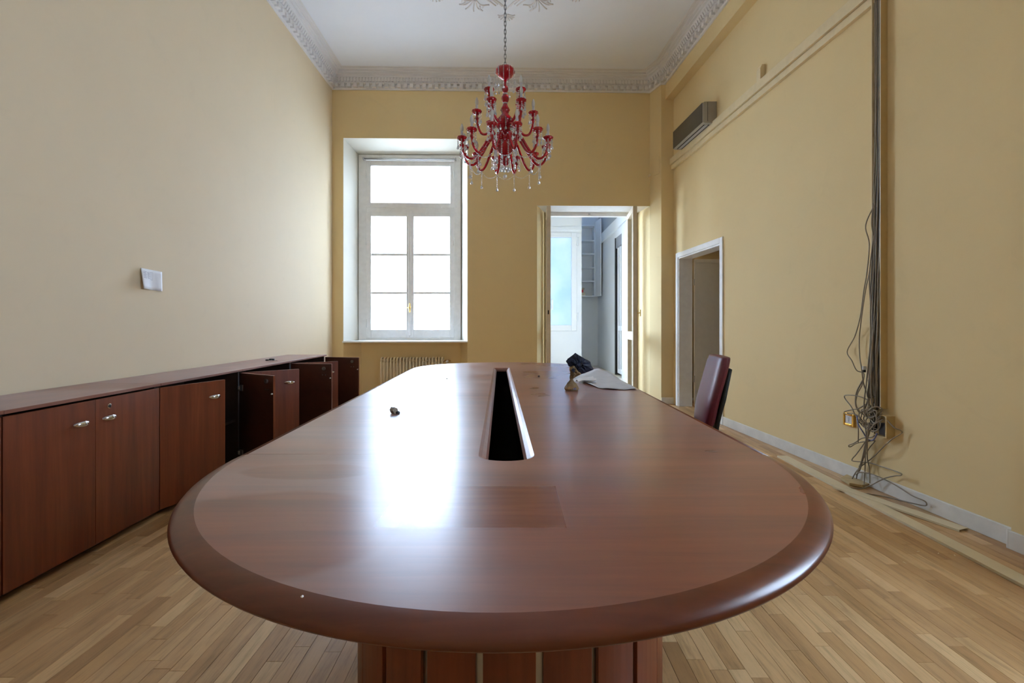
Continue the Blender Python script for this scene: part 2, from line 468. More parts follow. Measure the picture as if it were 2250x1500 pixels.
m.prism([V(2.308, 6.86, 4.58), V(rx(6.86) + .02, 6.86, 4.58), V(rx(-2.6) + .02, -2.6, 4.58), V(rx(-2.6) - .124, -2.6, 4.58)], (0, 0, CEIL + .05 - 4.58))
m.build('beam', M_wall, wall_right, fix=True)

# wall behind the camera with its own window opening
m = Mesh(); fy = -2.3
m.box(-3.2, 3.4, fy - .3, fy, -.1, 5.25)
struct(m.build('wall_front', M_wall))
w2 = struct_root('window_2', (rx(RWY0), RWY0, RWZ0))     # window in the right wall just out of frame
def rb2(m, y0, y1, v0, v1, z0, z1): return m.prism([V(rx(y0) + v0, y0, z0), V(rx(y1) + v0, y1, z0), V(rx(y1) + v1, y1, z0), V(rx(y0) + v1, y0, z0)], (0, 0, z1 - z0))
ym = (RWY0 + RWY1) / 2; m = Mesh()
for (y0, y1, z0, z1) in ((RWY0, RWY0 + .05, RWZ0, RWZ1), (RWY1 - .05, RWY1, RWZ0, RWZ1), (ym - .04, ym + .04, RWZ0 + .06, RWZ1 - .06), (RWY0 + .05, RWY1 - .05, RWZ0, RWZ0 + .06), (RWY0 + .05, RWY1 - .05, RWZ1 - .06, RWZ1)):
    rb2(m, y0, y1, .09, .15, z0, z1)
m.build('window_frame', M_white, w2, fix=True)
for y0, y1 in ((RWY0 + .05, ym - .04), (ym + .04, RWY1 - .05)): rb2(Mesh(), y0, y1, .118, .122, RWZ0 + .06, RWZ1 - .06).build('pane', M_glass, w2, fix=True)

# ceiling
m = Mesh(); m.box(-3.2, 3.4, -2.6, 7.6, CEIL, CEIL + .25)
ceiling = struct(m.build('ceiling', M_white_plaster))

# floor: sub-floor with oak boards on it
m = Mesh(); m.box(-3.1, 2.98, -2.6, 7.2, -.2, -.011)
floor = struct(m.build('floor', M_sub))

TB_K = .44; TZ = .76                         # table top height
TJ1, TJ2 = 1.54, 4.576
def table_half(Y):
    """left and right edge of the table top at depth Y, or None"""
    if Y < .62 or Y > 5.34: return None
    if Y < TJ1:
        q = 1 - ((TJ1 - Y) / .8955) ** 2
        return (-.026 - .919 * math.sqrt(q), -.026 + .919 * math.sqrt(q)) if q > 0 else None
    if Y > TJ2:
        q = 1 - ((Y - TJ2) / .745) ** 2
        return (-.0675 - .9625 * math.sqrt(q), -.0675 + .9625 * math.sqrt(q)) if q > 0 else None
    t = (Y - TJ1) / (TJ2 - TJ1); return (-.945 - .085 * t, .893 + .002 * t)
def floor_seen(x, y):
    if y < 1.3: return False
    px = 1125 + x / y * 1000; py = 712 + H / y * 1000
    if px < -30 or px > 2280 or py > 1530: return False
    if x < -2.19 - .022 * (y - 1.95): return False
    s = (H - TZ) / H; h = table_half(y * s)
    return not (h and h[0] < x * s < h[1])
BW = .0625
board_len = [.30, .36, .42, .48, .56]
board_mesh = {}
def bevel_board(L, w=BW - .0008, th=.011, b=.0007):
    mm = Mesh(); L -= .0008
    lo = [(0, 0, 0), (w, 0, 0), (w, L, 0), (0, L, 0)]; mid = [(x, y, th - b) for x, y, _ in lo]
    up = [(b, b, th), (w - b, b, th), (w - b, L - b, th), (b, L - b, th)]
    mm.v = lo + mid + up
    for k in range(4):
        l = (k + 1) % 4; mm.f += [(k, l, 4 + l, 4 + k), (4 + k, 4 + l, 8 + l, 8 + k)]
    mm.f.append((8, 9, 10, 11)); return mm
for L in board_len: board_mesh[L] = bevel_board(L).data('floorboard', M_oak)
cand = []; rest = Mesh()
nx = int((2.95 + 2.75) / BW)
for i in range(nx):
    x = -2.75 + i * BW; y = -2.35 - R.random() * .4
    while y < 6.95:
        L = R.choice(board_len); cx, cy = x + BW / 2, y + L / 2
        vis = any(floor_seen(cx, y + L * q) for q in (.05, .5, .95))
        cand.append((0 if vis else 1, cy if vis else 0, x, y, L)); y += L
cand.sort(key=lambda c: (c[0], c[1]))
for k, (inv, _, x, y, L) in enumerate(cand):
    z = -.011 + R.uniform(-.0003, .0003)
    if not inv and k < 300:
        o = bpy.data.objects.new('floorboard', board_mesh[L]); COL.objects.link(o); o.location = (x, y, z); o.parent = floor
    else:
        b = len(rest.v); mm = bevel_board(L)
        rest.v += [(p[0] + x, p[1] + y, p[2] + z) for p in mm.v]; rest.f += [tuple(b + q for q in f) for f in mm.f]
o = rest.build('floorboards_further_off', M_oak, floor); o['kind'] = 'stuff'

# baseboards
m = Mesh()
def bb(m, pts, th=.014, h=.1):
    for a, b in zip(pts, pts[1:]):
        a, b = Vector(a), Vector(b); d = (b - a).normalized(); n = V(d.y, -d.x, 0) * th   # right side of the run = room
        m.prism([a, a + n, b + n, b], (0, 0, h))
bb(m, [(rx(5.42), 5.42, 0), (rx(2.43), 2.43, 0)])
bb(m, [(rx(2.43) - .045, 2.43 + .014, 0), (rx(-2.3) - .045, -2.3, 0)])
m.prism([V(rx(2.43) - .059, 2.43, 0), V(rx(2.43), 2.43, 0), V(rx(2.43), 2.444, 0), V(rx(2.43) - .059, 2.444, 0)], (0, 0, .1))
struct(m.build('baseboard_right', M_base, bevel=.004, fix=True))
m = Mesh(); bb(m, [(p1.x, 6.85, 0), (rx(6.85), 6.85, 0)]); bb(m, [W(wu1, 0, 0), W(du0, 0, 0)]); bb(m, [W(0, 0, 0), W(wu0, 0, 0)])
struct(m.build('baseboard_back', M_base, bevel=.004, fix=True))
m = Mesh(); bb(m, [(lx(-2.3), -2.3, 0), (lx(7.0), 7.0, 0)])
struct(m.build('baseboard_left', M_base, fix=True))

# ---------------------------------------------------------------- cornice (moulded, with dentils)
PATH = [V(lx(-2.3), -2.3, 0), V(-2.765, 7.0, 0), p0.copy(), p1.copy(), V(2.308, 6.85, 0), V(rx(-2.3) - .124, -2.3, 0)]
def offsets(path):
    segn = []
    for a, b in zip(path, path[1:]):
        d = (b - a).normalized(); segn.append(V(d.y, -d.x, 0))
    out = [segn[0]]
    for n1, n2 in zip(segn, segn[1:]):
        s = n1 + n2; out.append(s * (2 / s.length_squared))
    out.append(segn[-1]); return out, segn
OFFS, SEGN = offsets(PATH)
PROF = [(-.01, 4.80), (.022, 4.80), (.026, 4.815), (.028, 4.82), (.024, 4.822), (.024, 4.876), (.078, 4.878), (.078, 4.886), (.058, 4.890), (.066, 4.90), (.088, 4.945),
        (.100, 4.949), (.100, 4.964), (.090, 4.968), (.094, 4.978), (.104, 4.986), (.128, 4.990), (.132, 5.000), (.122, 5.003), (.130, 5.012), (.150, 5.016), (.156, 5.018), (.158, 5.028), (.148, 5.030), (.160, 5.038), (.192, 5.040), (.200, 5.041), (.202, 5.047), (.194, 5.048), (.226, 5.049), (.230, 5.06)]
m = Mesh()
for i in range(len(PATH) - 1):
    for (pa, za), (pb, zb) in zip(PROF, PROF[1:]):
        m.poly([PATH[i] + OFFS[i] * pa + V(0, 0, za), PATH[i + 1] + OFFS[i + 1] * pa + V(0, 0, za), PATH[i + 1] + OFFS[i + 1] * pb + V(0, 0, zb), PATH[i] + OFFS[i] * pb + V(0, 0, zb)])
cornice = struct(m.build('trim_1', M_cornice, fix=True), 'white plaster cornice with dentils around the ceiling')
dm = Mesh().box(-.027, .027, -.036, .012, -.027, .027).data('dentil', M_cornice)
egg = Mesh()
for i in range(len(PATH) - 1):
    a = PATH[i] + OFFS[i] * .036; b = PATH[i + 1] + OFFS[i + 1] * .036; d = b - a; L = d.length; d.normalize(); n = SEGN[i]
    k = max(1, int(L / .094)); 
    for j in range(k):
        p = a + d * ((j + .5) * L / k)
        o = bpy.data.objects.new('dentil', dm); COL.objects.link(o); o.parent = cornice
        o.location = (p.x, p.y, 4.849); o.rotation_euler = (0, 0, math.atan2(d.y, d.x))
    a = PATH[i] + OFFS[i] * .07; b = PATH[i + 1] + OFFS[i + 1] * .07; L = (b - a).length
    k = max(1, int(L / .047))
    for j in range(k):
        p = a + d * ((j + .5) * L / k)
        egg.obox(p - d * .014 - n * .01 + V(0, 0, 4.897), d * .028, n * .030, V(n.x * .02, n.y * .02, .046))
o = egg.build('egg_moulding', M_cornice, cornice, fix=True); o['kind'] = 'stuff'

# ceiling rosette in shallow relief
RC = V(-.07, 4.5, CEIL)
def rot2(p, a): return V(RC.x + p[0] * math.cos(a) - p[1] * math.sin(a), RC.y + p[0] * math.sin(a) + p[1] * math.cos(a), CEIL - .002)
def relief(m, pts, r): m.tube([Vector(p) for p in spline(pts, 5)], r, 6)
for k in range(8):
    a = k * PI / 4
    m = Mesh()
    for j in range(9):                      # shell ribs
        t = (j - 4) / 4 * 1.35
        p = [(.012 * math.sin(t), 1.15 + .012 * math.cos(t)), (.05 * math.sin(t), 1.16 + .055 * math.cos(t)), (.09 * math.sin(t * 1.1), 1.17 + .10 * math.cos(t * 1.1)), (.105 * math.sin(t * 1.2), 1.17 + .105 * math.cos(t * 1.2))]
        relief(m, [rot2(q, a) for q in p], .008)
    m.build('plaster_shell', M_cornice, ceiling, smooth=True)
    m = Mesh()                              # paired scroll arcs between shells
    for w in (0, .05):
        p = [(.0 + w, 1.06 - w), (.10 + w, .93 - w), (.25 + w * .5, .84 - w), (.45, .80 - w), (.62, .80 - w * .7)]
        relief(m, [rot2(q, a) for q in p], .008)
        relief(m, [rot2((-q[0], q[1]), a) for q in p], .008)
    m.build('plaster_arc', M_cornice, ceiling, smooth=True)
    m = Mesh(); b = a + PI / 8              # leaf sprays
    for s in (-1, 1):
        for q0, q1, q2 in (((s * .02, .98), (s * .10, 1.03), (s * .19, .99)), ((s * .02, .98), (s * .07, 1.09), (s * .15, 1.12)), ((s * .0, .98), (s * .03, 1.12), (s * .05, 1.17)), ((s * .19, .99), (s * .14, 1.02), (s * .13, 1.07)),
                           ((s * .15, 1.12), (s * .11, 1.10), (s * .09, 1.05))):
            relief(m, [rot2(q, b) for q in (q0, q1, q2)], .009)
    m.build('plaster_leaf', M_cornice, ceiling, smooth=True)
m = Mesh()
for r in (.42, .50): m.tube([rot2((r, 0), 2 * PI * j / 48) for j in range(48)], .018, 6, closed=True)
m.build('plaster_ring', M_cornice, ceiling, smooth=True)

# ---------------------------------------------------------------- window 1 (back wall)
win = struct_root('window_1', tuple(W(fu0, VF, fz0)))
v0, v1 = VF - .01, VF + .07
def wz(py, v=VF): return UZ(900, py, v)[1]
def wu(px, v=VF): return UZ(px, 600, v)[0]
m = Mesh(); U0, U1 = wu(788), wu(1012.5); I0, I1 = wu(805.5), wu(997.6)
wbox(m, U0, I0, v0, v1, fz0, fz1); wbox(m, I1, U1, v0, v1, fz0, fz1); wbox(m, I0, I1, v0, v1, wz(353), fz1); wbox(m, I0, I1, v0, v1, fz0, wz(741)); wbox(m, I0, I1, v0, v1, wz(467.5), wz(456))
m.build('window_frame', M_white, win, bevel=.004)
def sash(px0, px1, py0, py1, gx0, gx1, gy0, gy1, bars=()):
    m = Mesh(); a, b, c, d = wu(px0), wu(px1), wz(py1), wz(py0); e, f, g, h = wu(gx0), wu(gx1), wz(gy1), wz(gy0); q0, q1 = VF - .02, VF + .03
    wbox(m, a, e, q0, q1, c, d); wbox(m, f, b, q0, q1, c, d); wbox(m, e, f, q0, q1, c, g); wbox(m, e, f, q0, q1, h, d)
    zs = [g]
    for y in bars[::-1]:
        wbox(m, e, f, q0 + .008, q1, wz(y + 2.4), wz(y - 2.4)); zs += [wz(y + 2.4), wz(y - 2.4)]
    zs.append(h)
    s = m.build('sash', M_white, win, bevel=.005)
    for z0, z1 in zip(zs[::2], zs[1::2]):
        wbox(Mesh(), e - .005, f + .005, VF + .012, VF + .016, z0 - .005, z1 + .005).build('pane', M_glass, s)
    return s
sash(805.0, 998.2, 354, 457, 815.5, 989.5, 365.5, 446)
sl = sash(805.0, 900.9, 467, 741.5, 816, 893.5, 476, 724, (559.5, 643.5))
sr = sash(901.1, 998.2, 467, 741.5, 909.5, 988.5, 476, 724, (559.5, 643.5))
m = Mesh(); wbox(m, wu(898.3), wu(904), VF - .034, VF - .012, wz(737), wz(464)); m.build('astragal', M_white, win, bevel=.006)
m = Mesh(); hz = wz(676); hu = wu(901.5)
m.lathe([(.002, -.082), (.013, -.06), (.016, 0), (.013, .06), (.002, .082)], 10, W(hu, VF - .038, hz)); m.tube([W(hu, VF - .035, hz), W(hu, VF - .085, hz)], .006, 8); m.tube([W(hu - .035, VF - .085, hz), W(hu + .035, VF - .085, hz)], .006, 8)
m.build('window_handle', M_brass, win, smooth=True)
m = Mesh()
for px in (805.6, 997.2):
    for py in (383, 530, 710): Mesh().tube([W(wu(px), VF - .022, wz(py + 9)), W(wu(px), VF - .022, wz(py - 9))], .008, 8).build('hinge', M_white, win, smooth=True)
m = Mesh()
for px in (842, 962): wbox(Mesh(), wu(px - 9), wu(px + 9), VF - .035, VF - .01, wz(457.5), wz(454)).build('transom_catch', M_white, win, bevel=.003)
m = Mesh()                                    # white stone sill
m.prism([W(wu0 - .01, -.03, .915), W(wu1 + .01, -.03, .915), W(wu1 + .0, .01, .915), W(fu1, VF + .06, .915), W(fu0, VF + .06, .915), W(wu0, .01, .915)], (0, 0, .025))
m.build('window_sill', M_white, win, bevel=.004, fix=True)

rod = thing('curtain_rod', 'thin white metal curtain rod across the top of the tall window', 'curtain rod', tuple(W(wu(800), VF - .05, wz(351))))
m = Mesh(); m.tube([W(wu(800), VF - .055, wz(351.5)), W(wu(1003), VF - .055, wz(351.5))], .011, 10); m.build('pole', M_steel, rod, smooth=True)
for px in (801, 1002):
    m = Mesh(); wbox(m, wu(px) - .010, wu(px) + .010, VF - .075, VF - .012, wz(354), wz(349)); m.build('bracket', M_steel, rod, bevel=.003)

# radiator in the niche
rad = thing('radiator', 'ivory column radiator in the niche under the window', 'radiator', tuple(W(1.0, .18, 0)))
RA, RB = UZ(836, 787, .18)[0], UZ(976, 787, .18)[0]
sec = None
for k in range(20):
    u = RA + (k + .5) * (RB - RA) / 20
    m = Mesh()
    for vv in (.12, .24): m.tube([W(u, vv, .13), W(u, vv, .635)], .0135, 8)
    m.tube(spline([W(u, .12, .62), W(u, .125, .655), W(u, .18, .668), W(u, .235, .655), W(u, .24, .62)], 3), .0145, 8)
    m.tube(spline([W(u, .12, .14), W(u, .125, .11), W(u, .18, .10), W(u, .235, .11), W(u, .24, .14)], 3), .0165, 8)
    m.tube([W(u - .028, .18, .62), W(u + .028, .18, .62)], .018, 8)
    m.build('radiator_section', M_radiator, rad, smooth=True)
m = Mesh(); m.tube([W(RB, .18, .62), W(RB + .10, .18, .62)], .012, 8); m.tube([W(RB + .055, .18, .62), W(RB + .055, .27, .62), W(RB + .055, .29, .62)], .012, 8)
m.build('valve_pipe', M_brass, rad, smooth=True)
m = Mesh(); m.tube([W(RB + .055, .155, .62), W(RB + .055, .10, .615), W(RB + .055, .085, .615)], [.016, .022, .020], 12); m.build('valve_knob', M_socket, rad, smooth=True)
m = Mesh()
for u in (RA + .08, RB - .08):
    for vv in (.13, .23): Mesh().box(W(u, vv, 0).x - .012, W(u, vv, 0).x + .012, W(u, vv, 0).y - .012, W(u, vv, 0).y + .012, 0, .13).build('foot', M_radiator, rad)

# ---------------------------------------------------------------- french door (door_2) to the veranda
fd = struct_root('door_2', tuple(W(gu0, VF, 0)))
m = Mesh(); ju0, ju1 = UZ(1211, 600, VF)[0] - .02, UZ(1378, 600, VF)[0] + .02; jz = UZ(1290, 475, VF)[1]
wbox(m, gu0, ju0, VF - .005, VF + .07, 0, gz1); wbox(m, ju1, gu1, VF - .005, VF + .07, 0, gz1); wbox(m, ju0, ju1, VF - .005, VF + .07, jz, gz1)
m.build('door_frame', M_white, fd, bevel=.005)
m = Mesh(); wbox(m, (ju0 + ju1) / 2 - .015, (ju0 + ju1) / 2 + .015, VF - .02, VF - .005, jz + .02, jz + .045); m.build('strike_plate', M_steel, fd)
def leaf(hx, hy, ang, flip, tint):
    """glazed leaf; local x runs from hinge to free edge, y is thickness"""
    o = bpy.data.objects.new('door_leaf', None); COL.objects.link(o); o.parent = fd
    b = OFF[fd.name]; o.location = (hx - b[0], hy - b[1], .01 - b[2]); o.rotation_euler = (0, 0, ang); OFF[o.name] = (0, 0, 0)
    Wd, Ht, T = .60, 2.97, .062; y0 = -T if flip else 0.
    m = Mesh()
    for (x0, x1, z0, z1) in ((0, .085, 0, Ht), (Wd - .085, Wd, 0, Ht), (.085, Wd - .085, 0, .11), (.085, Wd - .085, .945, 1.075), (.085, Wd - .085, Ht - .09, Ht)):
        m.box(x0, x1, y0, y0 + T, z0, z1)
    m.build('leaf_frame', tint, o, local=True, bevel=.006)
    for z0, z1 in ((.11, .945), (1.075, Ht - .09)):
        Mesh().box(.08, Wd - .08, y0 + T / 2 - .002, y0 + T / 2 + .002, z0, z1).build('pane', M_glass, o, local=True)
    return o, y0, T
l1, _, _ = leaf(.605, 7.44, math.atan2(-.59, -.022), True, M_jamb)
l2, y0, T = leaf(1.875, 7.44, math.atan2(-.59, -.055), False, M_jamb)
m = Mesh(); m.box(.548, .575, y0 + T, y0 + T + .006, 1.10, 1.40); m.box(.548, .575, y0 + T, y0 + T + .006, .80, 1.05); m.tube([(.56, y0 + T, 1.36), (.56, y0 + T + .055, 1.36)], .008, 8); m.tube([(.56, y0 + T + .055, 1.31), (.56, y0 + T + .055, 1.41)], .008, 8)
m.build('door_handle', M_brass, l2, local=True)
m = Mesh(); m.box(.600, .602, -.045, -.025, 1.34, 1.40); m.build('lock_plate', M_black, l1, local=True)
for l in (l1, l2):
    for z in (.3, 1.45, 2.6): Mesh().tube([(0, 0, z), (0, 0, z + .12)], .011, 8).build('hinge', M_white, l, local=True)

# ---------------------------------------------------------------- veranda beyond the french door
VX1 = 2.47
m = Mesh(); m.box(-.6, 4.2, 7.2, 14.0, -.2, 0); struct(m.build('floor_veranda', M_tile))
m = Mesh()
for (a, b, c, d) in ((-.6, 4.2, 7.53, 11.6), (-.6, 4.2, 12.5, 14.0), (-.6, 1.85, 11.6, 12.5), (2.4, 4.2, 11.6, 12.5)): m.box(a, b, c, d, 4.75, 4.95)
struct(m.build('ceiling_veranda', M_veranda_grey))
w5 = struct_root('added_skylight', (1.85, 11.6, 4.8)); Mesh().box(0, .55, 0, .9, .05, .056).build('pane', M_frost, w5, local=True)  # unseen skylight, added to brighten the dim shelf alcove
m = Mesh()
for (a, b, c, d) in ((0, .03, 0, .9), (.52, .55, 0, .9), (.03, .52, 0, .03), (.03, .52, .87, .9)): m.box(a, b, c, d, 0, .05)
m.build('added_skylight_frame', M_veranda, w5, local=True)
m = Mesh(); m.box(.4, 4.2, 13.1, 13.3, -.1, 4.9); struct(m.build('wall_veranda_end', M_veranda))
m = Mesh()                                    # side wall with its own doorway
for (y0_, y1_, z0, z1) in ((7.53, 10.15, -.1, 3.45), (10.15, 10.90, 3.25, 3.45), (10.90, 13.2, -.1, 3.45)): m.box(VX1, VX1 + .2, y0_, y1_, z0, z1)
wv = struct(m.build('wall_veranda_side', M_veranda))
Mesh().box(VX1 + .02, VX1 + .2, 7.53, 13.2, 3.45, 4.9).build('upper_wall', M_veranda_grey, wv)
Mesh().box(VX1 - .05, VX1 + .01, 7.55, 13.05, 3.42, 3.66).build('ledge', M_veranda, wv, bevel=.01)
Mesh().box(VX1 - .035, VX1, 9.3, 10.10, 0, 3.4).build('pilaster', M_veranda, wv)
d3 = struct_root('door_3', (VX1, 10.5, 0))
m = Mesh(); m.box(VX1 - .01, VX1 + .1, 10.84, 10.90, 0, 3.25); m.build('dark_jamb', M_black, d3)
m = Mesh(); m.box(VX1 + .0, VX1 + .12, 10.15, 10.84, 3.0, 3.25); m.build('roller_shutter_box', M_shutter, d3, bevel=.01)
m = Mesh()
for y in (10.74, 10.53, 10.30): m.box(VX1 + .03, VX1 + .08, y - .045, y + .045, 0.05, 3.0)
for a, b in ((10.155, 10.255), (10.345, 10.485), (10.575, 10.695)):
    m.box(VX1 + .03, VX1 + .08, a, b, .05, .16); m.box(VX1 + .03, VX1 + .08, a, b, 1.05, 1.16)
m.build('door_leaf_frame', M_veranda, d3)
Mesh().box(VX1 + .05, VX1 + .055, 10.15, 10.84, .1, 3.0).build('pane', M_glass, d3)
m = Mesh(); m.box(VX1 + .2, VX1 + 1.4, 9.6, 11.4, -.1, -.0); m.box(VX1 + 1.35, VX1 + 1.4, 9.6, 11.4, 0, 3.4); m.box(VX1 + .2, VX1 + 1.4, 9.55, 9.6, 0, 3.4); m.box(VX1 + .2, VX1 + 1.4, 11.4, 11.45, 0, 3.4); m.box(VX1 + .2, VX1 + 1.4, 9.6, 11.4, 3.4, 3.45)
struct(m.build('wall_store_room', M_facade_dark))
# white partition with a frosted window
PY = 11.0
def q(px, py, Y=PY): p = at(px, py, Y); return p.x, p.z
x0, zt = q(1206, 511); x1, zb = q(1267, 727); g0, gt = q(1215, 521.7); g1x, gb = q(1255.5, 714)
x0 = .62; g0 = .75
m = Mesh()
xe = q(1278, 600)[0]
for (a, b, c, d) in ((-.6, x0, -.1, 4.9), (x1, xe, -.1, 4.9), (x0, x1, zt, 4.9), (x0, x1, -.1, zb)): m.box(a, b, PY, PY + .12, c, d)
m.box(xe - .12, xe, PY + .121, 13.2, -.1, 4.9)
m.box(-.6, xe, PY - .03, PY, q(1230, 504)[1], q(1230, 499)[1]); m.box(-.6, q(1262, 600)[0], PY - .012, PY, .25, zb - .1); m.box(-.6, q(1262, 600)[0], PY - .012, PY, q(1230, 496)[1], 4.5)
wp = struct(m.build('wall_partition', M_veranda, fix=True))
wn = struct_root('window_3', (x0, PY, zb))
m = Mesh()
for (a, b, c, d) in ((x0, g0, zb, zt), (g1x, x1, zb, zt), (g0, g1x, zb, gb), (g0, g1x, gt, zt)): m.box(a, b, PY - .03, PY + .05, c, d)
m.build('window_frame', M_veranda, wn, bevel=.01)
Mesh().box(g0, g1x, PY + .01, PY + .016, gb, gt).build('frosted_pane', M_frost, wn)
for z in (gt - .1, gb + .2): Mesh().tube([(x1 + .01, PY - .03, z - .1), (x1 + .01, PY - .03, z + .1)], .022, 8).build('hinge', M_veranda, wn)
Mesh().box(.95, .99, PY - .06, PY - .03, 1.55, 1.80).build('window_handle', M_veranda, wn)
# side towards the court, with its window
m = Mesh()
for (a, b, c, d) in ((7.53, 7.7, -.1, 4.9), (9.5, 11.05, -.1, 4.9), (7.7, 9.5, -.1, .9), (7.7, 9.5, 3.3, 4.9)): m.box(-.05, .12, a, b, c, d)
struct(m.build('wall_veranda_court', M_veranda))
w4 = struct_root('window_4', (.03, 7.7, .9)); m = Mesh()
for (a, b, c, d) in ((0, .06, 0, 2.4), (1.74, 1.8, 0, 2.4), (.87, .93, 0, 2.4), (.06, 1.74, 0, .06), (.06, 1.74, 2.34, 2.4)): m.box(-.03, .03, a, b, c, d)
m.build('window_frame', M_veranda, w4, local=True)
for a, b in ((.06, .87), (.93, 1.74)): Mesh().box(-.002, .002, a, b, .06, 2.34).build('pane', M_glass, w4, local=True)
# shelf unit on the end wall
SY = 12.75
sx0, sx1 = xe + .02, at(1309, 600, SY).x; sz1, sz0 = at(0, 494, SY).z, at(0, 651, SY).z
sh = thing('wall_shelf_unit', 'tall white open wall cupboard with shelves in the veranda corner', 'shelf', (sx0, 13.1, sz0))
m = Mesh(); m.box(sx0, sx0 + .025, SY, 13.1, sz0, sz1); m.box(sx1 - .04, sx1 - .015, SY, 13.1, sz0, sz1); m.box(sx0, sx1 - .015, SY, 13.1, sz0, sz0 + .025); m.box(sx0, sx1 - .015, SY, 13.1, sz1 - .025, sz1); m.box(sx0, sx1, 13.08, 13.1, sz0, sz1)
m.build('carcass', M_veranda, sh)
for py in (528, 557.5, 587.5, 617.5):
    z = at(0, py, SY).z; Mesh().box(sx0 + .025, sx1 - .04, SY + .01, 13.08, z - .015, z + .015).build('shelf_board', M_veranda, sh)
m = Mesh(); m.obox((sx1 - .012, SY, sz0 - .01), (.028, .0, 0), (.06, -.42, 0), (0, 0, sz1 - sz0 + .10)); dd = m.build('cupboard_door', M_veranda, sh)
for i, (mt, h, w, lab, nm) in enumerate(((M_beige, .085, .30, 'thick beige book lying at the bottom of the book pile in the veranda cupboard', 'book'), (M_red, .075, .25, 'red book lying between two beige books in the veranda cupboard', 'book'), (M_beige, .05, .28, 'thin beige book on top of the red book in the veranda cupboard', 'book'))):
    z = sz0 + .026 + (0, .087, .164)[i]
    t = thing(nm, lab, 'book', (sx0 + .05, SY + .02, z), group='books on the bottom shelf of the veranda cupboard')
    m = Mesh(); m.box(0, w, 0, .2, 0, .006); m.box(0, w, 0, .2, h - .006, h); m.box(0, w, 0, .006, .006, h - .006); m.build('cover', mt, t, local=True)
    Mesh().box(.004, w - .006, .007, .195, .006, h - .006).build('pages', M_paper, t, local=True)

# ---------------------------------------------------------------- courtyard outside the windows
m = Mesh(); m.box(-14, -.7, 7.0, 22, -.3, -.2); struct(m.build('ground', M_pave))
fc = thing('courtyard_building', 'overexposed pale building across the courtyard behind the tall window', 'building', (-6, 17, 0))
m = Mesh(); m.box(-14, -3.55, 17, 18, -.2, 5.2); m.box(-3.55, -.5, 17.3, 17.6, -.2, 1.9); m.build('facade', M_facade, fc)
m = Mesh(); m.box(-7.5, -3.3, 16.0, 17, 3.15, 3.35); m.build('balcony_slab', M_facade_dark, fc)
m = Mesh(); m.box(-7.5, -3.35, 16.02, 16.06, 3.35, 4.2); m.build('balcony_railing', M_roof, fc)
for (a, b, c, d) in ((-5.15, -4.75, 3.4, 4.7), (-5.1, -4.5, .8, 2.5), (-4.2, -3.8, .6, 2.5)):
    Mesh().box(a, b, 16.96, 17.02, c, d).build('shutter', M_roof, fc, bevel=.02)
m = Mesh(); m.obox((-8, 16.2, 5.0), (4.6, 0, 0), (0, 1.8, .6), (0, 0, .15)); m.build('eave', M_roof, fc)

# ---------------------------------------------------------------- door_1 in the right wall and corridor behind
d1 = struct_root('door_1', (rx(6.08), 6.08, 0))
def rpt(y, v, z): return V(rx(y) + v, y, z)
def rbox(m, y0, y1, v0, v1, z0, z1): m.prism([rpt(y0, v0, z0), rpt(y1, v0, z0), rpt(y1, v1, z0), rpt(y0, v1, z0)], (0, 0, z1 - z0))
m = Mesh()
for (a, b, c, d) in ((5.42, DY0, 0, 2.245), (DY1, 6.74, 0, 2.245), (DY0, DY1, DZ, 2.245)): rbox(m, a, b, -.018, .0, c, d)
m.build('door_casing', M_white, d1, bevel=.005, fix=True)
m = Mesh()
rbox(m, DY0, DY0 + .02, -.005, TH + .02, 0, DZ); rbox(m, DY1 - .02, DY1, -.005, TH + .02, 0, DZ); rbox(m, DY0 + .02, DY1 - .02, -.005, TH + .02, DZ - .02, DZ)
m.build('door_lining', M_white, d1, fix=True)
lf = bpy.data.objects.new('door_leaf', None); COL.objects.link(lf); lf.parent = d1; lf.location = (rx(6.63) + TH + .035 - rx(6.08), 6.62 - 6.08, .012); lf.rotation_euler = (0, 0, .05); OFF[lf.name] = (0, 0, 0)
Mesh().box(0, 1.05, -.02, .02, 0, 2.13).build('leaf_panel', M_leafdoor, lf, local=True, bevel=.004)
Mesh().box(.0, 1.05, -.026, -.02, 2.08, 2.13).box(0, .035, -.026, -.02, 0, 2.08).build('leaf_edging', M_leafdoor, lf, local=True)
for z in (.35, 1.75): Mesh().tube([(-.012, -.022, z), (-.012, -.022, z + .09)], .010, 8).build('hinge', M_steel, lf, local=True)
m = Mesh(); X0 = rx(6.85) + TH
m.box(X0 - .05, 4.6, 4.4, 7.5, -.2, -.012); struct(m.build('floor_corridor', M_tile))
m = Mesh(); m.box(2.45, X0, DY0, DY1, -.05, -.004); struct(m.build('threshold', M_tile), 'pale stone threshold in the side doorway')
m = Mesh(); m.box(4.5, 4.6, 4.4, 7.5, 0, 2.8); m.box(2.85, 4.6, 7.4, 7.5, 0, 2.8); m.box(2.75, 4.6, 4.4, 4.5, 0, 2.8); m.box(2.72, 4.6, 4.4, 7.5, 2.8, 2.9)
struct(m.build('wall_corridor', M_corridor))

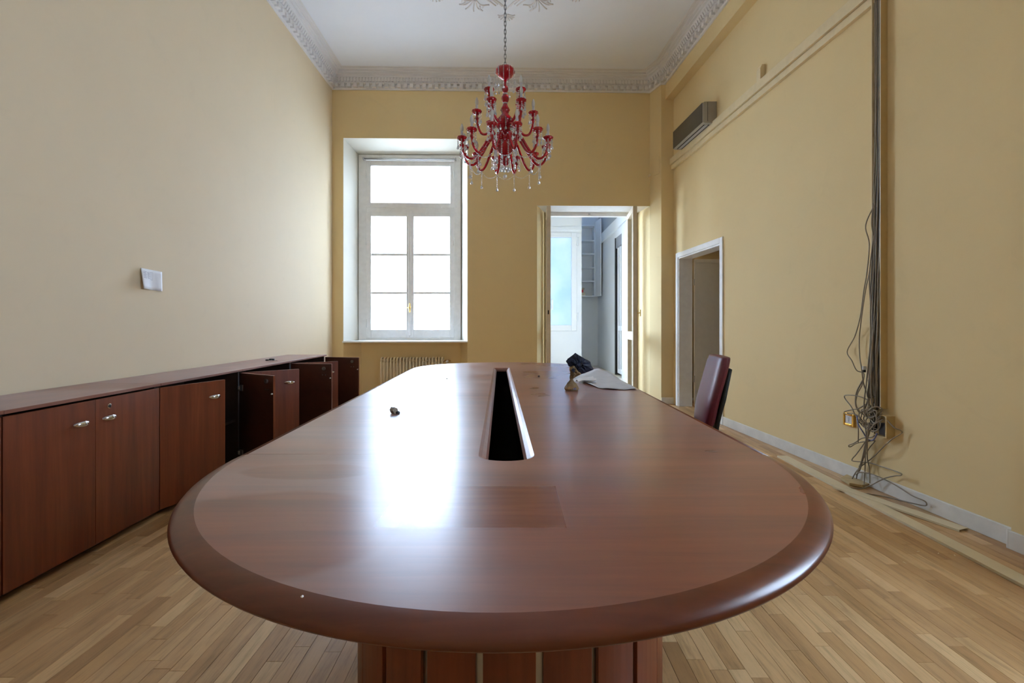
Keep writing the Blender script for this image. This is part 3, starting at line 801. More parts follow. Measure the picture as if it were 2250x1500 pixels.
# ---------------------------------------------------------------- things on the right wall
ac = thing('air_conditioner', 'dark fronted split air conditioner high on the right wall above the trunking', 'air conditioner', (rx(6.0), 6.0, 3.68))
m = Mesh(); ya, yb = 5.575, 6.445; zb_, zt_ = 3.665, 3.93; dp = .172
prof = [(0, zb_ + .05), (0, zt_), (-.10, zt_), (-dp + .02, zt_ - .004), (-dp, zt_ - .02), (-dp, zb_ + .01), (-dp + .03, zb_), (-.06, zb_)]
m.prism([rpt(ya, v - .002, z) for v, z in prof], rpt(yb, 0, 0) - rpt(ya, 0, 0)); m.build('casing', M_grey_plastic, ac, bevel=.004, fix=True)
m = Mesh(); rbox(m, ya + .012, yb - .004, -dp - .008, -dp + .002, zb_ + .012, zt_ - .012); m.build('front_panel', M_ac_front, ac, bevel=.003, fix=True)
m = Mesh(); rbox(m, ya + .06, yb - .05, -dp + .045, -.085, zb_ - .005, zb_ + .004); m.build('louver', M_louver, ac, fix=True)
m = Mesh(); rbox(m, ya + .05, yb - .04, -dp + .033, -dp + .045, zb_ - .004, zb_ + .003); rbox(m, ya + .05, yb - .04, -.085, -.07, zb_ - .004, zb_ + .003); m.build('air_slot', M_ac_slot, ac, fix=True)
m = Mesh(); rbox(m, ya - .004, ya + .001, -.118, -.115, zb_ + .02, zt_ - .01); m.build('casing_seam', M_ac_slot, ac, fix=True)

tk = thing('cable_trunking', 'long cream double cable trunking running along the right wall', 'trunking', (rx(5.), 5.0, 3.6))
m = Mesh(); rbox(m, 3.29, 6.87, -.058, 0, 3.592, 3.685); m.build('upper_trunk', M_trunk, tk, bevel=.003, fix=True)
m = Mesh(); rbox(m, 3.29, 6.87, -.036, 0, 3.525, 3.588); m.build('lower_trunk', M_trunk, tk, bevel=.003, fix=True)
m = Mesh(); rbox(m, 3.28, 3.33, -.064, 0, 3.575, 3.69); m.build('end_coupler', M_trunk, tk, bevel=.006, fix=True)
bx = thing('junction_stub', 'short cream trunking stub standing on the long wall trunking', 'trunking', (rx(4.65), 4.65, 3.69))
m = Mesh(); m.prism([rpt(4.62, v, z) for v, z in ((0, 3.686), (0, 3.84), (-.035, 3.84), (-.052, 3.80), (-.052, 3.686))], (-.004, .065, 0)); m.build('stub_body', M_trunk, bx, bevel=.003, fix=True)

ch = thing('cable_channel', 'open vertical cable channel on the right wall holding grey cables', 'trunking', (rx(3.265), 3.265, .55))
CZ0, CZ1 = .60, 4.58
m = Mesh(); rbox(m, 3.228, 3.300, -.005, 0, CZ0, CZ1); m.build('channel_back', M_cable_dark, ch, fix=True)
m = Mesh(); rbox(m, 3.224, 3.230, -.048, 0, CZ0, CZ1); m.build('near_side', M_ochre, ch, fix=True); o = ch
m = Mesh(); rbox(m, 3.298, 3.303, -.048, 0, CZ0, CZ1); m.build('far_side', M_trunk, ch, fix=True)
m = Mesh(); rbox(m, 3.224, 3.2275, -.053, -.048, CZ0, CZ1); m.build('side_lip', M_white, ch, fix=True)

jb = thing('junction_box', 'broken open cream junction box at the foot of the cable channel', 'junction box', (rx(3.2), 3.2, .5))
m = Mesh(); rbox(m, 3.165, 3.175, -.06, 0, .405, .56); rbox(m, 3.175, 3.27, -.06, 0, .405, .412); rbox(m, 3.175, 3.22, -.06, 0, .553, .56); rbox(m, 3.175, 3.27, -.006, 0, .412, .553)
m.build('box_shell', M_ochre, jb, fix=True)
m = Mesh(); rbox(m, 3.18, 3.235, -.052, -.008, .42, .50); m.build('black_insert', M_black, jb, fix=True)
m = Mesh(); rbox(m, 3.30, 3.335, -.03, 0, .43, .60); m.build('black_backplate', M_black, jb, fix=True)

so = thing('power_socket', 'gold framed wall socket left of the tangled cables', 'socket', (rx(3.55), 3.55, .45))
sy0, sy1 = 3.498, 3.606; s0, s1 = .405, .506
m = Mesh()
for (a, b, c, d) in ((sy0, sy0 + .024, s0, s1), (sy1 - .018, sy1, s0, s1), (sy0 + .024, sy1 - .018, s1 - .02, s1), (sy0 + .024, sy1 - .018, s0, s0 + .02)): rbox(m, a, b, -.016, 0, c, d)
m.build('socket_frame', M_gold, so, bevel=.005, fix=True)
w = (sy1 - sy0 - .042) / 3
for i in range(3):
    m = Mesh(); rbox(m, sy0 + .0245 + i * w, sy0 + .0235 + (i + 1) * w, -.010, -.0, s0 + .02, s1 - .02); o = m.build('socket_module', M_socket, so, bevel=.001, fix=True)
m = Mesh()
for z in (.445, .456, .467):
    p = rpt(sy0 + .024 + 1.5 * w, -.0103, z); m.box(p.x - .0006, p.x + .001, p.y - .003, p.y + .003, p.z - .003, p.z + .003)
m.build('socket_hole', M_ac_slot, so)

cover = thing('blank_cover_plate', 'small blank cream cover plate on the pier above the french door', 'cover plate', tuple((p0 + p1) / 2 + V(0, 0, 3.5)))
pd = (p1 - p0).normalized(); pn = V(pd.y, -pd.x, 0)
if pn.x > 0: pn = -pn
c = p0 + pd * .10
m = Mesh(); m.obox(c + V(0, 0, 3.48), pd * .13, pn * .006, (0, 0, .26)); m.build('plate', M_wall, cover, bevel=.002)
kn = thing('wall_stud', 'tiny cream round stud on the wall beside the pier, under the cover plate', 'stud', tuple(W(LB - .05, 0, 3.5)))
m = Mesh(); b = at(1427, 386, 7.06); m.tube([b + V(0, .04, 0), b, b - V(0, .03, 0)], [.012, .012, .02], 10); m.build('knob_body', M_trunk, kn, smooth=True)

# cables
def cable(pts, r, mt, label, group=None, name='data_cable'):
    m = Mesh(); m.tube(spline(pts, 6), r, 6)
    o = m.build(name, mt, smooth=True); tag(o, label, 'cable', group); return o
for k in range(15):                           # straight bundle filling the channel
    y = 3.236 + (k % 5) * .0125 + R.uniform(-.003, .003); dep = .010 + (k // 5) * .013
    pts = []
    z = CZ1 - .02; top = True
    end = R.uniform(.50, .75)
    while z > end:
        low = max(0, (2.3 - z) / 2.3)
        yy = y + R.uniform(-.004, .004) + low * .055 * (k % 5) / 5 + low * R.uniform(0, .012)
        yy = min(yy, 3.294) if z > 1.6 else yy
        pts.append(rpt(max(3.234, yy), -dep - low * R.uniform(.02, .09), z)); z -= R.uniform(.22, .34)
    pts.append(rpt(y + .01, -.05, end))
    cable(pts, .0048, M_cable_dark if k % 3 == 0 else M_cable, 'grey cable packed with others in the open vertical wall channel', 'grey cables bundled in the wall channel')
def cc(l, k=.985):
    out = []
    for i, (x, y) in enumerate(l): out.append(on_right(1780 + x / 2.884, 640 + y / 2.884, k - .006 * math.sin(i * 1.7)))
    return out
LO = 'loose grey cables tangled below the wall channel'
cable(cc([(415, -560), (352, -420), (375, -300), (360, -120), (340, 0), (320, 150), (285, 280), (235, 380), (265, 440), (295, 500), (340, 520), (330, 590), (300, 650), (290, 720), (330, 780)]), .0042, M_cable, 'thin grey cable bowing farthest left of the wall channel before the tangle', LO)
cable(cc([(400, -560), (390, -430), (400, -330), (380, -150), (350, 0), (325, 170), (312, 300), (315, 420), (325, 480), (335, 560), (350, 620), (375, 690)]), .0042, M_cable, 'thin grey cable hanging just left of the wall channel bundle', LO)
cable(cc([(375, 690), (300, 662), (225, 658), (222, 680), (260, 730), (290, 790), (330, 850), (370, 880)]), .004, M_cable, 'grey cable with upper loop poking left just above the gold socket', LO)
cable(cc([(375, 700), (310, 740), (260, 750), (218, 762), (225, 775), (300, 785), (360, 860), (395, 890)]), .004, M_cable, 'grey cable with a flat loop ending right above the gold socket', LO)
cable(cc([(335, 560), (295, 640), (290, 720), (320, 770), (355, 720), (375, 640), (370, 560)]), .0055, M_cable, 'thick grey cable making a narrow U loop beside the bundle foot', LO)
cable(cc([(460, 780), (530, 860), (575, 880), (580, 900), (520, 935), (450, 1000), (400, 1050), (310, 1120), (265, 1190), (270, 1210), (290, 1195), (300, 1150), (330, 1060), (350, 960), (360, 900), (370, 840)]), .004, M_cable, 'grey cable swinging out to the right of the junction box', LO)
cable(cc([(300, 820), (306, 880), (305, 955)], .98), .004, M_cable, 'short grey cable end hanging straight below the gold socket', LO)
cable(cc([(385, 830), (405, 880), (400, 920), (330, 930), (280, 960), (245, 975), (255, 984), (300, 960), (400, 945), (405, 955), (370, 1000), (310, 1110)]), .004, M_cable, 'grey cable folded in a small loop below the gold socket', LO)
cable(cc([(380, 840), (372, 910), (330, 980), (290, 1035), (268, 1060), (275, 1075), (370, 1085), (470, 1115), (570, 1150), (575, 1165), (540, 1168), (470, 1185), (380, 1230), (330, 1248), (270, 1245), (210, 1228)]), .004, M_cable, 'grey cable looping over the baseboard and down onto the cardboard scrap', LO)
cable(cc([(290, 1160), (320, 1145), (400, 1160), (520, 1215), (640, 1290), (720, 1325), (738, 1345), (725, 1357), (640, 1340), (480, 1300), (340, 1278), (310, 1275)]), .004, M_cable, 'grey cable trailing along the floor beside the white baseboard', LO)
for j, l in enumerate(([(375, 830), (365, 900), (355, 980), (320, 1120), (292, 1165)], [(345, 840), (355, 915), (350, 1050), (345, 1180), (340, 1240)], [(385, 850), (365, 920), (362, 1050), (375, 1120), (378, 1215)])):
    cable(cc(l, .982), .004, M_cable, 'grey cable dropping straight from the tangle to the cardboard scrap', 'straight grey cables above the cardboard scrap')
for j in range(6):
    a = R.uniform(0, 6.28); l = []
    cx, cy = 375 + R.uniform(-35, 35), 810 + R.uniform(-55, 50); el = R.uniform(.35, 1.1); ti = R.uniform(-.9, .9)
    for i in range(9):
        q1, q2 = R.uniform(25, 70) * math.cos(a + i * .9), R.uniform(40, 95) * el * math.sin(a + i * .9)
        l.append((cx + q1 * math.cos(ti) - q2 * math.sin(ti), cy + q1 * math.sin(ti) + q2 * math.cos(ti)))
    cable(cc(l, .978), .004, M_cable, 'grey cable coiled inside the knot at the channel foot', 'grey cables coiled in the knot')
cable(cc([(298, 790), (305, 840), (335, 890), (365, 935), (400, 940), (425, 900)], .98), .005, M_cable_blue, 'blue and white wire pair looping under the knot of grey cables', None, 'power_wire')
cn = thing('cable_connector', 'small clear cable plug dangling left of the cable bundle', 'connector', tuple(on_right(1899, 808, .975)))
m = Mesh(); m.box(-.012, .012, -.008, .008, -.014, .012); m.build('plug_body', M_crystal, cn, local=True, bevel=.002)
m = Mesh(); m.box(-.009, .009, -.006, .006, -.032, -.014); m.build('plug_boot', M_black, cn, local=True, bevel=.002)

# cover strips and cardboard on the floor
def strip(name, a, b, wd, z, label, group):
    a, b = Vector(a), Vector(b); d = (b - a).normalized(); n = V(d.y, -d.x, 0) * wd
    t = thing(name, label, 'strip', tuple((a + b) / 2), group=group)
    m = Mesh(); m.prism([a, b, b + n, a + n], (0, 0, .003)); m.build('face', M_strip, t, bevel=.001, fix=True)
    m = Mesh(); m.prism([a, b, b + n.normalized() * .003, a + n.normalized() * .003], (0, 0, -z)); m.prism([a + n - n.normalized() * .003, b + n - n.normalized() * .003, b + n, a + n], (0, 0, -z)); m.build('edge_lip', M_strip, t, fix=True)
    return t
G = 'cream cover strips on the oak floor'
strip('cover_strip', on_z(1813, 1046, .012) + V(.035, .55, 0), on_z(2250, 1264, .012) + V(-.03, -.75, 0), .088, .0115, 'long cream cover strip on the floor running out of frame at right', G)
strip('cover_strip', on_z(1884, 1079, .018) + V(-.03, .12, 0), on_z(2127, 1160, .010), .085, .009, 'short cream cover strip lying between long strip and white baseboard', G)
m = Mesh(); cpts = [on_z(*p_, .004) for p_ in ((1847, 1054), (1862, 1046), (1884, 1045), (1905, 1050), (1924, 1055), (1922, 1066), (1895, 1071), (1866, 1066))]
m.prism(cpts, (0, 0, .02)); tag(m.build('cardboard_scrap', M_card, bevel=.003, fix=True), 'torn cardboard scrap on the floor under the hanging cables', 'cardboard')
for i, (px, py) in enumerate(((2016, 1212), (1992, 1238), (2062, 1217), (1912, 1276), (2100, 1222), (2023, 1115))):
    p = on_z(px, py, .002); m = Mesh(); a = R.uniform(0, 3)
    m.obox(p, V(math.cos(a), math.sin(a), 0) * .017, V(-math.sin(a), math.cos(a), 0) * .0028, (0, 0, .002))
    tag(m.build('wood_splinter', M_strip), 'tiny pale splinter on the oak boards right of the table', 'splinter', 'pale splinters on the floor')

# ---------------------------------------------------------------- sheet of paper on the left wall
nt = thing('paper_notice', 'white printed sheet stuck on the left wall above the cabinets', 'paper', (lx(3.4), 3.4, 1.52))
def lp(s, t, dx=0):                            # s along the wall away from camera, t downward
    y = 3.294 + s * .216; z0 = 1.608 - s * .0; z = 1.608 + (1.603 - 1.608) * s - t * .15
    curl = .022 * (1 - s) ** 2.2 * (.4 + t) + .006 * math.sin(s * 9) * t
    return V(lx(y) + .003 + curl + dx, y, z)
m = Mesh(); m.grid(lambda s, t: lp(s, t), 14, 6); m.build('sheet', M_paper, nt, smooth=True, solid=.0006)
m = Mesh()
def stroke(s0, s1, t0, t1):
    for i in range(3):
        a, b = s0 + (s1 - s0) * i / 3, s0 + (s1 - s0) * (i + 1) / 3
        m.poly([lp(a, t0, .0012), lp(b, t0, .0012), lp(b, t1, .0012), lp(a, t1, .0012)])
for i in range(8): stroke(.08, .25 - .02 * (i % 3), .13 + i * .045, .143 + i * .045)
for i in range(8): stroke(.28, .41 - .02 * (i % 2), .15 + i * .044, .163 + i * .044)
for t_ in (.12, .50): stroke(.44, .56, t_, t_ + .008)
for s_ in (.44, .50, .56): stroke(s_, s_ + .006, .12, .50)
m.build('print', M_ink, nt)

# ---------------------------------------------------------------- low cabinets along the left wall
CA = .022; DW = .446; DZT = .801; DZB = .035; CDEP = .462
def cab_x(Y): return -2.19 - CA * (Y - 1.95)
def cabinet(i, y0, la, ra, label):
    t = thing('low_cabinet', label, 'cabinet', (cab_x(y0), y0, 0), CA, 'low cherry cabinets along the left wall')
    Wd = .9
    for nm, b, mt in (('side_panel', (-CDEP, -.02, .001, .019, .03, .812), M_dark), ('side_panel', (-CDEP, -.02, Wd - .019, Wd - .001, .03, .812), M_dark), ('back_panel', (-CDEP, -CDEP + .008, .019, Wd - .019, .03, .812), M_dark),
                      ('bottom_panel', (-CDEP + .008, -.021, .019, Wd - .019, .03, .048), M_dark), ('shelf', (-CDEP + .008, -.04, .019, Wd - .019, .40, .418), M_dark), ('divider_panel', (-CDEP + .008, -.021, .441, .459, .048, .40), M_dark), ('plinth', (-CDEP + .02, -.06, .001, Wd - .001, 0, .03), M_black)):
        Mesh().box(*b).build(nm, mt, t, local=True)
    Mesh().box(-CDEP, .008, .0008, Wd - .0008, .8125, .8295).build('cabinet_top', M_ctop, t, local=True, bevel=.0015)
    for side in (0, 1):
        o = bpy.data.objects.new('door', None)
        m = Mesh(); s = 1 if side == 0 else -1                     # hinge at y=0 or y=Wd; leaf runs towards the middle
        m.box(-.018, 0, min(0, s * DW), max(0, s * DW), DZB, DZT)
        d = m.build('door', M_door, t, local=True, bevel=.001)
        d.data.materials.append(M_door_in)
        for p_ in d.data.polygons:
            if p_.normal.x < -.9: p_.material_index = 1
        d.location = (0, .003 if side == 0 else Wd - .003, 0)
        d.rotation_euler = (0, 0, -math.radians(la) if side == 0 else math.radians(ra))
        OFF[d.name] = (0, 0, 0)
        yc = s * (DW - .082); z = .691
        m = Mesh()
        def hfun(u, v):
            yy = (u - .5) * .088; wz_ = .0125 * math.sqrt(max(0, 1 - (2 * u - 1) ** 2)) + .0008; a = (v - .5) * PI
            bow = .020 * (1 - (2 * u - 1) ** 2)
            return V(bow + .006 * math.cos(a), yc + yy, z + wz_ * math.sin(a))
        m.grid(hfun, 14, 8); m.grid(lambda u, v: hfun(u, 1 - v) - V(.004 * (1 - abs(2 * v - 1)) + .004, 0, 0), 14, 8)
        m.tube([(.0, yc, z), (.016, yc, z)], .006, 8)
        m.build('handle', M_chrome, d, local=True, smooth=True)
        if side == 1:
            m = Mesh(); yl = s * (DW - .08)
            m.tube([(0, yl, .754), (.004, yl, .754), (.005, yl, .754)], [.013, .013, .010], 16); m.build('lock', M_chrome, d, local=True)
            m = Mesh(); m.tube([(.005, yl, .754), (.0062, yl, .754)], .006, 12); m.build('keyhole', M_black, d, local=True)
            m = Mesh(); m.tube([(-.018, yl, .754), (-.030, yl, .754)], .018, 14); m.build('lock_back', M_steel, d, local=True)
            for e in (-.016, .016): Mesh().tube([(-.018, yl + e, .69), (-.021, yl + e, .69)], .005, 8).build('screw', M_steel, d, local=True)
        for z in (.15, .68):
            m = Mesh(); m.box(-.026, -.018, min(s * .012, s * .055), max(s * .012, s * .055), z - .025, z + .025); m.box(-.034, -.022, min(s * .0, s * .016), max(s * .0, s * .016), z - .014, z + .014)
            m.build('hinge', M_steel, d, local=True, bevel=.002)
        if side == 1:
            m = Mesh(); m.tube([(-.018, s * (DW - .01), .66), (-.028, s * (DW - .01), .66)], .006, 8); m.build('catch', M_socket, d, local=True)
    return t
cabinet(0, 1.055, 0, 0, 'closed cherry cabinet nearest the camera, mostly cut off by the left frame edge')
cabinet(1, 1.955, 0, 0, 'cherry cabinet with both doors shut, left foreground')
cabinet(2, 2.855, 20, 60, 'cherry cabinet with left door ajar, next to the closed cabinet')
cabinet(3, 3.755, 50, 80, 'cherry cabinet with both doors open, second from the window wall')
cabinet(4, 4.655, 60, 77, 'cherry cabinet with open doors at the end nearest the window')
k0 = on_z(594, 792, .83)
ky = thing('key_bunch', 'small dark key bunch lying on the cabinet top', 'keys', (k0.x, k0.y, .831))
m = Mesh(); m.tube([(.02 * math.cos(a * PI / 6), .02 * math.sin(a * PI / 6), .004) for a in range(12)], .0018, 6, closed=True); m.build('key_ring', M_steel, ky, local=True)
m = Mesh(); m.box(-.045, -.012, -.012, .012, 0, .012); m.box(-.02, .03, .01, .03, 0, .018); m.build('fob', M_black, ky, local=True, bevel=.003)
m = Mesh(); m.obox((.015, .0, .002), (.06, -.02, 0), (.003, .008, 0), (0, 0, .002)); m.lathe([(.011, 0), (.011, .003)], 10, (.012, .0, .002)); m.build('key', M_steel, ky, local=True)

# ---------------------------------------------------------------- conference table
tb = thing('conference_table', 'long oval cherry conference table with a central cable slot', 'table', (-.05, 3.0, 0))
PF = {'o': [(.050, 0), (.034, -.0034), (.018, -.0090), (.007, -.0160), (.001, -.0235), (.004, -.0290), (.018, -.034)],
      's': [(0, 0), (-.012, -.005), (-.024, -.015), (-.031, -.028), (-.0315, -.031), (-.0315, -.0325), (-.0315, -.034)]}
PF['j'] = [(.0016, dz) for _, dz in PF['o']]
def panel(name, loop, label=None):
    """loop: (x, y, tag, nx, ny) counter-clockwise; n points into the panel"""
    m = Mesh(); n = len(loop); top = 0
    for lev in range(7):
        for (x, y, tg, ax, ay) in loop:
            ins, dz = PF[tg][lev]; m.v.append((x + ax * ins, y + ay * ins, TZ + dz))
    for lev in range(6):
        for i in range(n):
            j = (i + 1) % n; m.f.append((lev * n + i, (lev + 1) * n + i, (lev + 1) * n + j, lev * n + j))
    m.f.append(tuple(range(n))); m.f.append(tuple(6 * n + i for i in range(n))[::-1])
    o = m.build(name, M_table, tb)
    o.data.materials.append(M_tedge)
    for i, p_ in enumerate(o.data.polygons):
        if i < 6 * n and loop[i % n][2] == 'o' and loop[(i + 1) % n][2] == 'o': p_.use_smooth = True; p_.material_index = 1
    bm = bmesh.new(); bm.from_mesh(o.data); bmesh.ops.recalc_face_normals(bm, faces=bm.faces); bm.to_mesh(o.data); bm.free()
    return o
def ell(cx, cy, a, b, t0, t1, n):
    out = []
    for i in range(n + 1):
        t = t0 + (t1 - t0) * i / n; nx_, ny_ = math.cos(t) / a, math.sin(t) / b; l = math.hypot(nx_, ny_)
        out.append((cx + a * math.cos(t), cy + b * math.sin(t), 'o', -nx_ / l, -ny_ / l))
    return out
SL1, SR1, SL2, SR2 = -.113, .075, -.186, -.023
near = ell(-.026, TJ1, .919, .8955, PI, 2 * PI, 72)
sc = (SL1 + SR1) / 2; sa = (SR1 - SL1) / 2
notch = [(sc + sa * math.cos(t), TJ1 - .075 * math.sin(t) ** .8 if math.sin(t) > 1e-6 else TJ1, 's', math.cos(t), -math.sin(t)) for t in [PI * i / 20 for i in range(21)]]
panel('near_end_panel', near + notch)
far = ell(-.0675, TJ2, .9625, .745, 0, PI, 64)
sc2 = (SL2 + SR2) / 2; sa2 = (SR2 - SL2) / 2
notch2 = [(sc2 + sa2 * math.cos(t), TJ2 - .03 * math.sin(t) if abs(math.sin(t)) > 1e-6 else TJ2, 's', math.cos(t), -math.sin(t)) for t in [PI + PI * i / 16 for i in range(17)]]
panel('far_end_panel', far + notch2)
ld = V(-1.03 + .945, TJ2 - TJ1, 0).normalized(); nl = V(ld.y, -ld.x, 0)
sd = V(SL2 - SL1, TJ2 - TJ1, 0).normalized(); ns = V(-sd.y, sd.x, 0)
panel('left_panel', [(-.945, TJ1, 'o', nl.x, nl.y), (SL1, TJ1, 's', ns.x, ns.y), (SL2, TJ2, 's', ns.x, ns.y), (-1.03, TJ2, 'o', nl.x, nl.y)])
rd = V(.002, TJ2 - TJ1, 0).normalized(); nr = V(-rd.y, rd.x, 0)
sd = V(SR2 - SR1, TJ2 - TJ1, 0).normalized(); ns = V(sd.y, -sd.x, 0)
panel('right_panel', [(SR1, TJ1, 's', ns.x, ns.y), (.893, TJ1, 'o', nr.x, nr.y), (.895, TJ2, 'o', nr.x, nr.y), (SR2, TJ2, 's', ns.x, ns.y)])
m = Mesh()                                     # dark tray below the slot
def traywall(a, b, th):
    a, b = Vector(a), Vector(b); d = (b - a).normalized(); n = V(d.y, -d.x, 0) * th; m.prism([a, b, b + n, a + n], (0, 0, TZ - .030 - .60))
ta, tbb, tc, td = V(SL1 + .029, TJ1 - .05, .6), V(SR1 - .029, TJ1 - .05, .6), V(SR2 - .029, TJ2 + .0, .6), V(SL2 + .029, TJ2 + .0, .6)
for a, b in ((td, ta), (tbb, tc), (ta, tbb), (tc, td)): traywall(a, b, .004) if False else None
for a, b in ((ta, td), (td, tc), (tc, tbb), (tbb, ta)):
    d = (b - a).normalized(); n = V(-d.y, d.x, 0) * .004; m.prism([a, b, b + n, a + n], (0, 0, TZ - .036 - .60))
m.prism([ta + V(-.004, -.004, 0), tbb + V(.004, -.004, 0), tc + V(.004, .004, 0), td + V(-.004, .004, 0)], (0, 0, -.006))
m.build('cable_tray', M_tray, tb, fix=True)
m = Mesh(); m.obox((-.07, 1.60, .602), (.05, .02, 0), (-.01, .03, 0), (0, 0, .02)); m.obox((-.06, 1.75, .602), (.06, -.01, 0), (.01, .04, 0), (0, 0, .03)); m.build('tray_clip', M_cable_dark, tb)
# pedestals: curved slatted fronts
def pedestal(cx, cy, sgn):
    nm = 'pedestal'; r = .489; zt = TZ - .034
    core = Mesh(); core.prism([V(cx + (r - .013) * math.sin(t), cy - sgn * (r - .013) * math.cos(t), 0) for t in [math.radians(-75 + 150 * i / 30) for i in range(31)]], (0, 0, zt)); c = core.build(nm, M_steel, tb, fix=True)
    edges = [-72, -58, -41.5, -25, -8.3, 8.3, 25, 41.5, 58, 72]
    for a, b in zip(edges, edges[1:]):
        ga = 1.05 if abs(a) < 60 else .25; gb = 1.05 if abs(b) < 60 else .25
        if abs(a) == 58: ga = .12
        if abs(b) == 58: gb = .12
        t0, t1 = math.radians(a + ga), math.radians(b - gb); k = 5
        o_ = [V(cx + r * math.sin(t0 + (t1 - t0) * i / k), cy - sgn * r * math.cos(t0 + (t1 - t0) * i / k), 0) for i in range(k + 1)]
        i_ = [V(cx + (r - .0125) * math.sin(t0 + (t1 - t0) * i / k), cy - sgn * (r - .0125) * math.cos(t0 + (t1 - t0) * i / k), 0) for i in range(k + 1)]
        mm = Mesh(); mm.prism(o_ + i_[::-1], (0, 0, zt)); mm.build('slat', M_slat, c, bevel=.0015, fix=True)
    if True:
        mm = Mesh(); mm.box(cx - r * .97, cx + r * .97, cy - sgn * .10 if sgn > 0 else cy + .06, cy - .06 if sgn > 0 else cy + .10, 0, zt); mm.build('rear_panel', M_slat, c)
pedestal(-.006, 1.54, 1)
pedestal(-.07, 4.71, -1)

# ---------------------------------------------------------------- things on the table
b0 = on_z(1256, 857, TZ)
bag = thing('paper_bag', 'twisted brown and navy paper bag standing on the table', 'bag', (b0.x, b0.y, TZ))
def rings(m, spec, n=18, jag=.0, seed=1):
    r = random.Random(seed); b = len(m.v)
    for (z, cx, rx_, ry_, jg) in spec:
        for k in range(n):
            a = 2 * PI * k / n; w_ = 1 + jg * r.uniform(-1, 1)
            m.v.append((cx + rx_ * w_ * math.cos(a), ry_ * w_ * math.sin(a), z + jg * r.uniform(-.5, .5) * .05))
    for i in range(len(spec) - 1):
        for k in range(n):
            l = (k + 1) % n; m.f.append((b + i * n + k, b + i * n + l, b + (i + 1) * n + l, b + (i + 1) * n + k))
    return m
m = rings(Mesh(), [(.001, 0, .043, .034, .06), (.012, 0, .047, .038, .10), (.028, 0, .043, .034, .14), (.046, .000, .028, .022, .2), (.062, .0, .015, .013, .25), (.076, .0, .009, .009, .2)], 18, seed=3)
m.f.append(tuple(range(18))[::-1]); m.build('pouch', M_kraft, bag, local=True)
m = rings(Mesh(), [(.074, 0, .009, .009, .2), (.085, .001, .012, .011, .25), (.098, .006, .020, .016, .2)], 18, seed=4); m.build('neck', M_kraft, bag, local=True)
def crumple(name, outline, depth, mt, y0, seed):
    """puffed, creased paper pocket with an angular outline in the x-z plane"""
    r = random.Random(seed); pts = []
    for (xa, za), (xb, zb) in zip(outline, outline[1:] + outline[:1]):
        for k in range(3): pts.append((xa + (xb - xa) * k / 3 + (r.uniform(-.0015, .0015) if k else 0), za + (zb - za) * k / 3 + (r.uniform(-.0015, .0015) if k else 0)))
    cx = sum(p_[0] for p_ in pts) / len(pts); cz = sum(p_[1] for p_ in pts) / len(pts); n_ = len(pts); m = Mesh()
    for side in (-1, 1):
        b_ = len(m.v)
        for f, d_ in ((1, .10), (.80, .50), (.58, .85), (.34, 1.)):
            for (x, z) in pts: m.v.append((cx + (x - cx) * f + (r.uniform(-.006, .006) if f < 1 else 0), y0 + side * depth * d_ * (1 + (r.uniform(-.35, .35) if f < 1 else 0)), cz + (z - cz) * f + (r.uniform(-.006, .006) if f < 1 else 0)))
        m.v.append((cx, y0 + side * depth, cz))
        for l in range(3):
            for k in range(n_):
                q_ = (k + 1) % n_; m.f.append((b_ + l * n_ + k, b_ + l * n_ + q_, b_ + (l + 1) * n_ + q_, b_ + (l + 1) * n_ + k))
        m.f.append(tuple(b_ + 3 * n_ + k for k in range(n_)))
    for k in range(n_): q_ = (k + 1) % n_; m.f.append((k, q_, 4 * n_ + 1 + q_, 4 * n_ + 1 + k))
    return m.build(name, mt, bag, local=True, fix=True)
crumple('printed_top', [(-.020, .160), (-.034, .185), (-.038, .194), (-.028, .209), (.010, .236), (.026, .249), (.034, .243), (.072, .220), (.124, .190), (.132, .162), (.147, .139), (.098, .119), (.062, .106), (.040, .118), (.026, .140), (.006, .168)], .026, M_navy, 0, 5)
crumple('kraft_panel', [(-.006, .078), (.010, .078), (.064, .110), (.034, .140), (.022, .160), (.008, .168), (-.016, .155), (-.012, .115)], .022, M_kraft, -.010, 6)
m = Mesh()
for (x, z, w_, h_) in ((.005, .138, .020, .012), (.009, .127, .013, .008), (.007, .148, .010, .006)): m.box(x - w_ / 2, x + w_ / 2, -.0375, -.033, z - h_ / 2, z + h_ / 2)
m.build('emblem', M_navy, bag, local=True)
m = Mesh(); m.box(.008, .014, -.0395, -.037, .010, .020); m.box(.018, .024, -.038, -.0355, .010, .020); m.build('printed_mark', M_cable_blue, bag, local=True)

def sheet(name, pix, z, mt, label, fold=None):
    P = [on_z(px, py, TZ) for px, py in pix]; c = sum(P, V(0, 0, 0)) / len(P)
    m = Mesh(); n = len(P); L = 5
    m.v.append((c.x, c.y, TZ + z))
    dense = []
    for i in range(n):
        a, b = P[i], P[(i + 1) % n]
        for k in range(6): dense.append(a.lerp(b, k / 6))
    n = len(dense)
    for j in range(1, L + 1):
        for i, p_ in enumerate(dense):
            q_ = c.lerp(p_, j / L); ed = (j / L) ** 3
            m.v.append((q_.x, q_.y, TZ + z + (.004 + .004 * math.sin(i * .55)) * ed + .0012 * math.sin(q_.x * 40) * math.sin(q_.y * 22)))
    for i in range(n): m.f.append((0, 1 + i, 1 + (i + 1) % n))
    for j in range(L - 1):
        for i in range(n):
            k = (i + 1) % n; m.f.append((1 + j * n + i, 1 + (j + 1) * n + i, 1 + (j + 1) * n + k, 1 + j * n + k))
    return tag(m.build(name, mt, smooth=True, solid=.0006), label, 'paper')
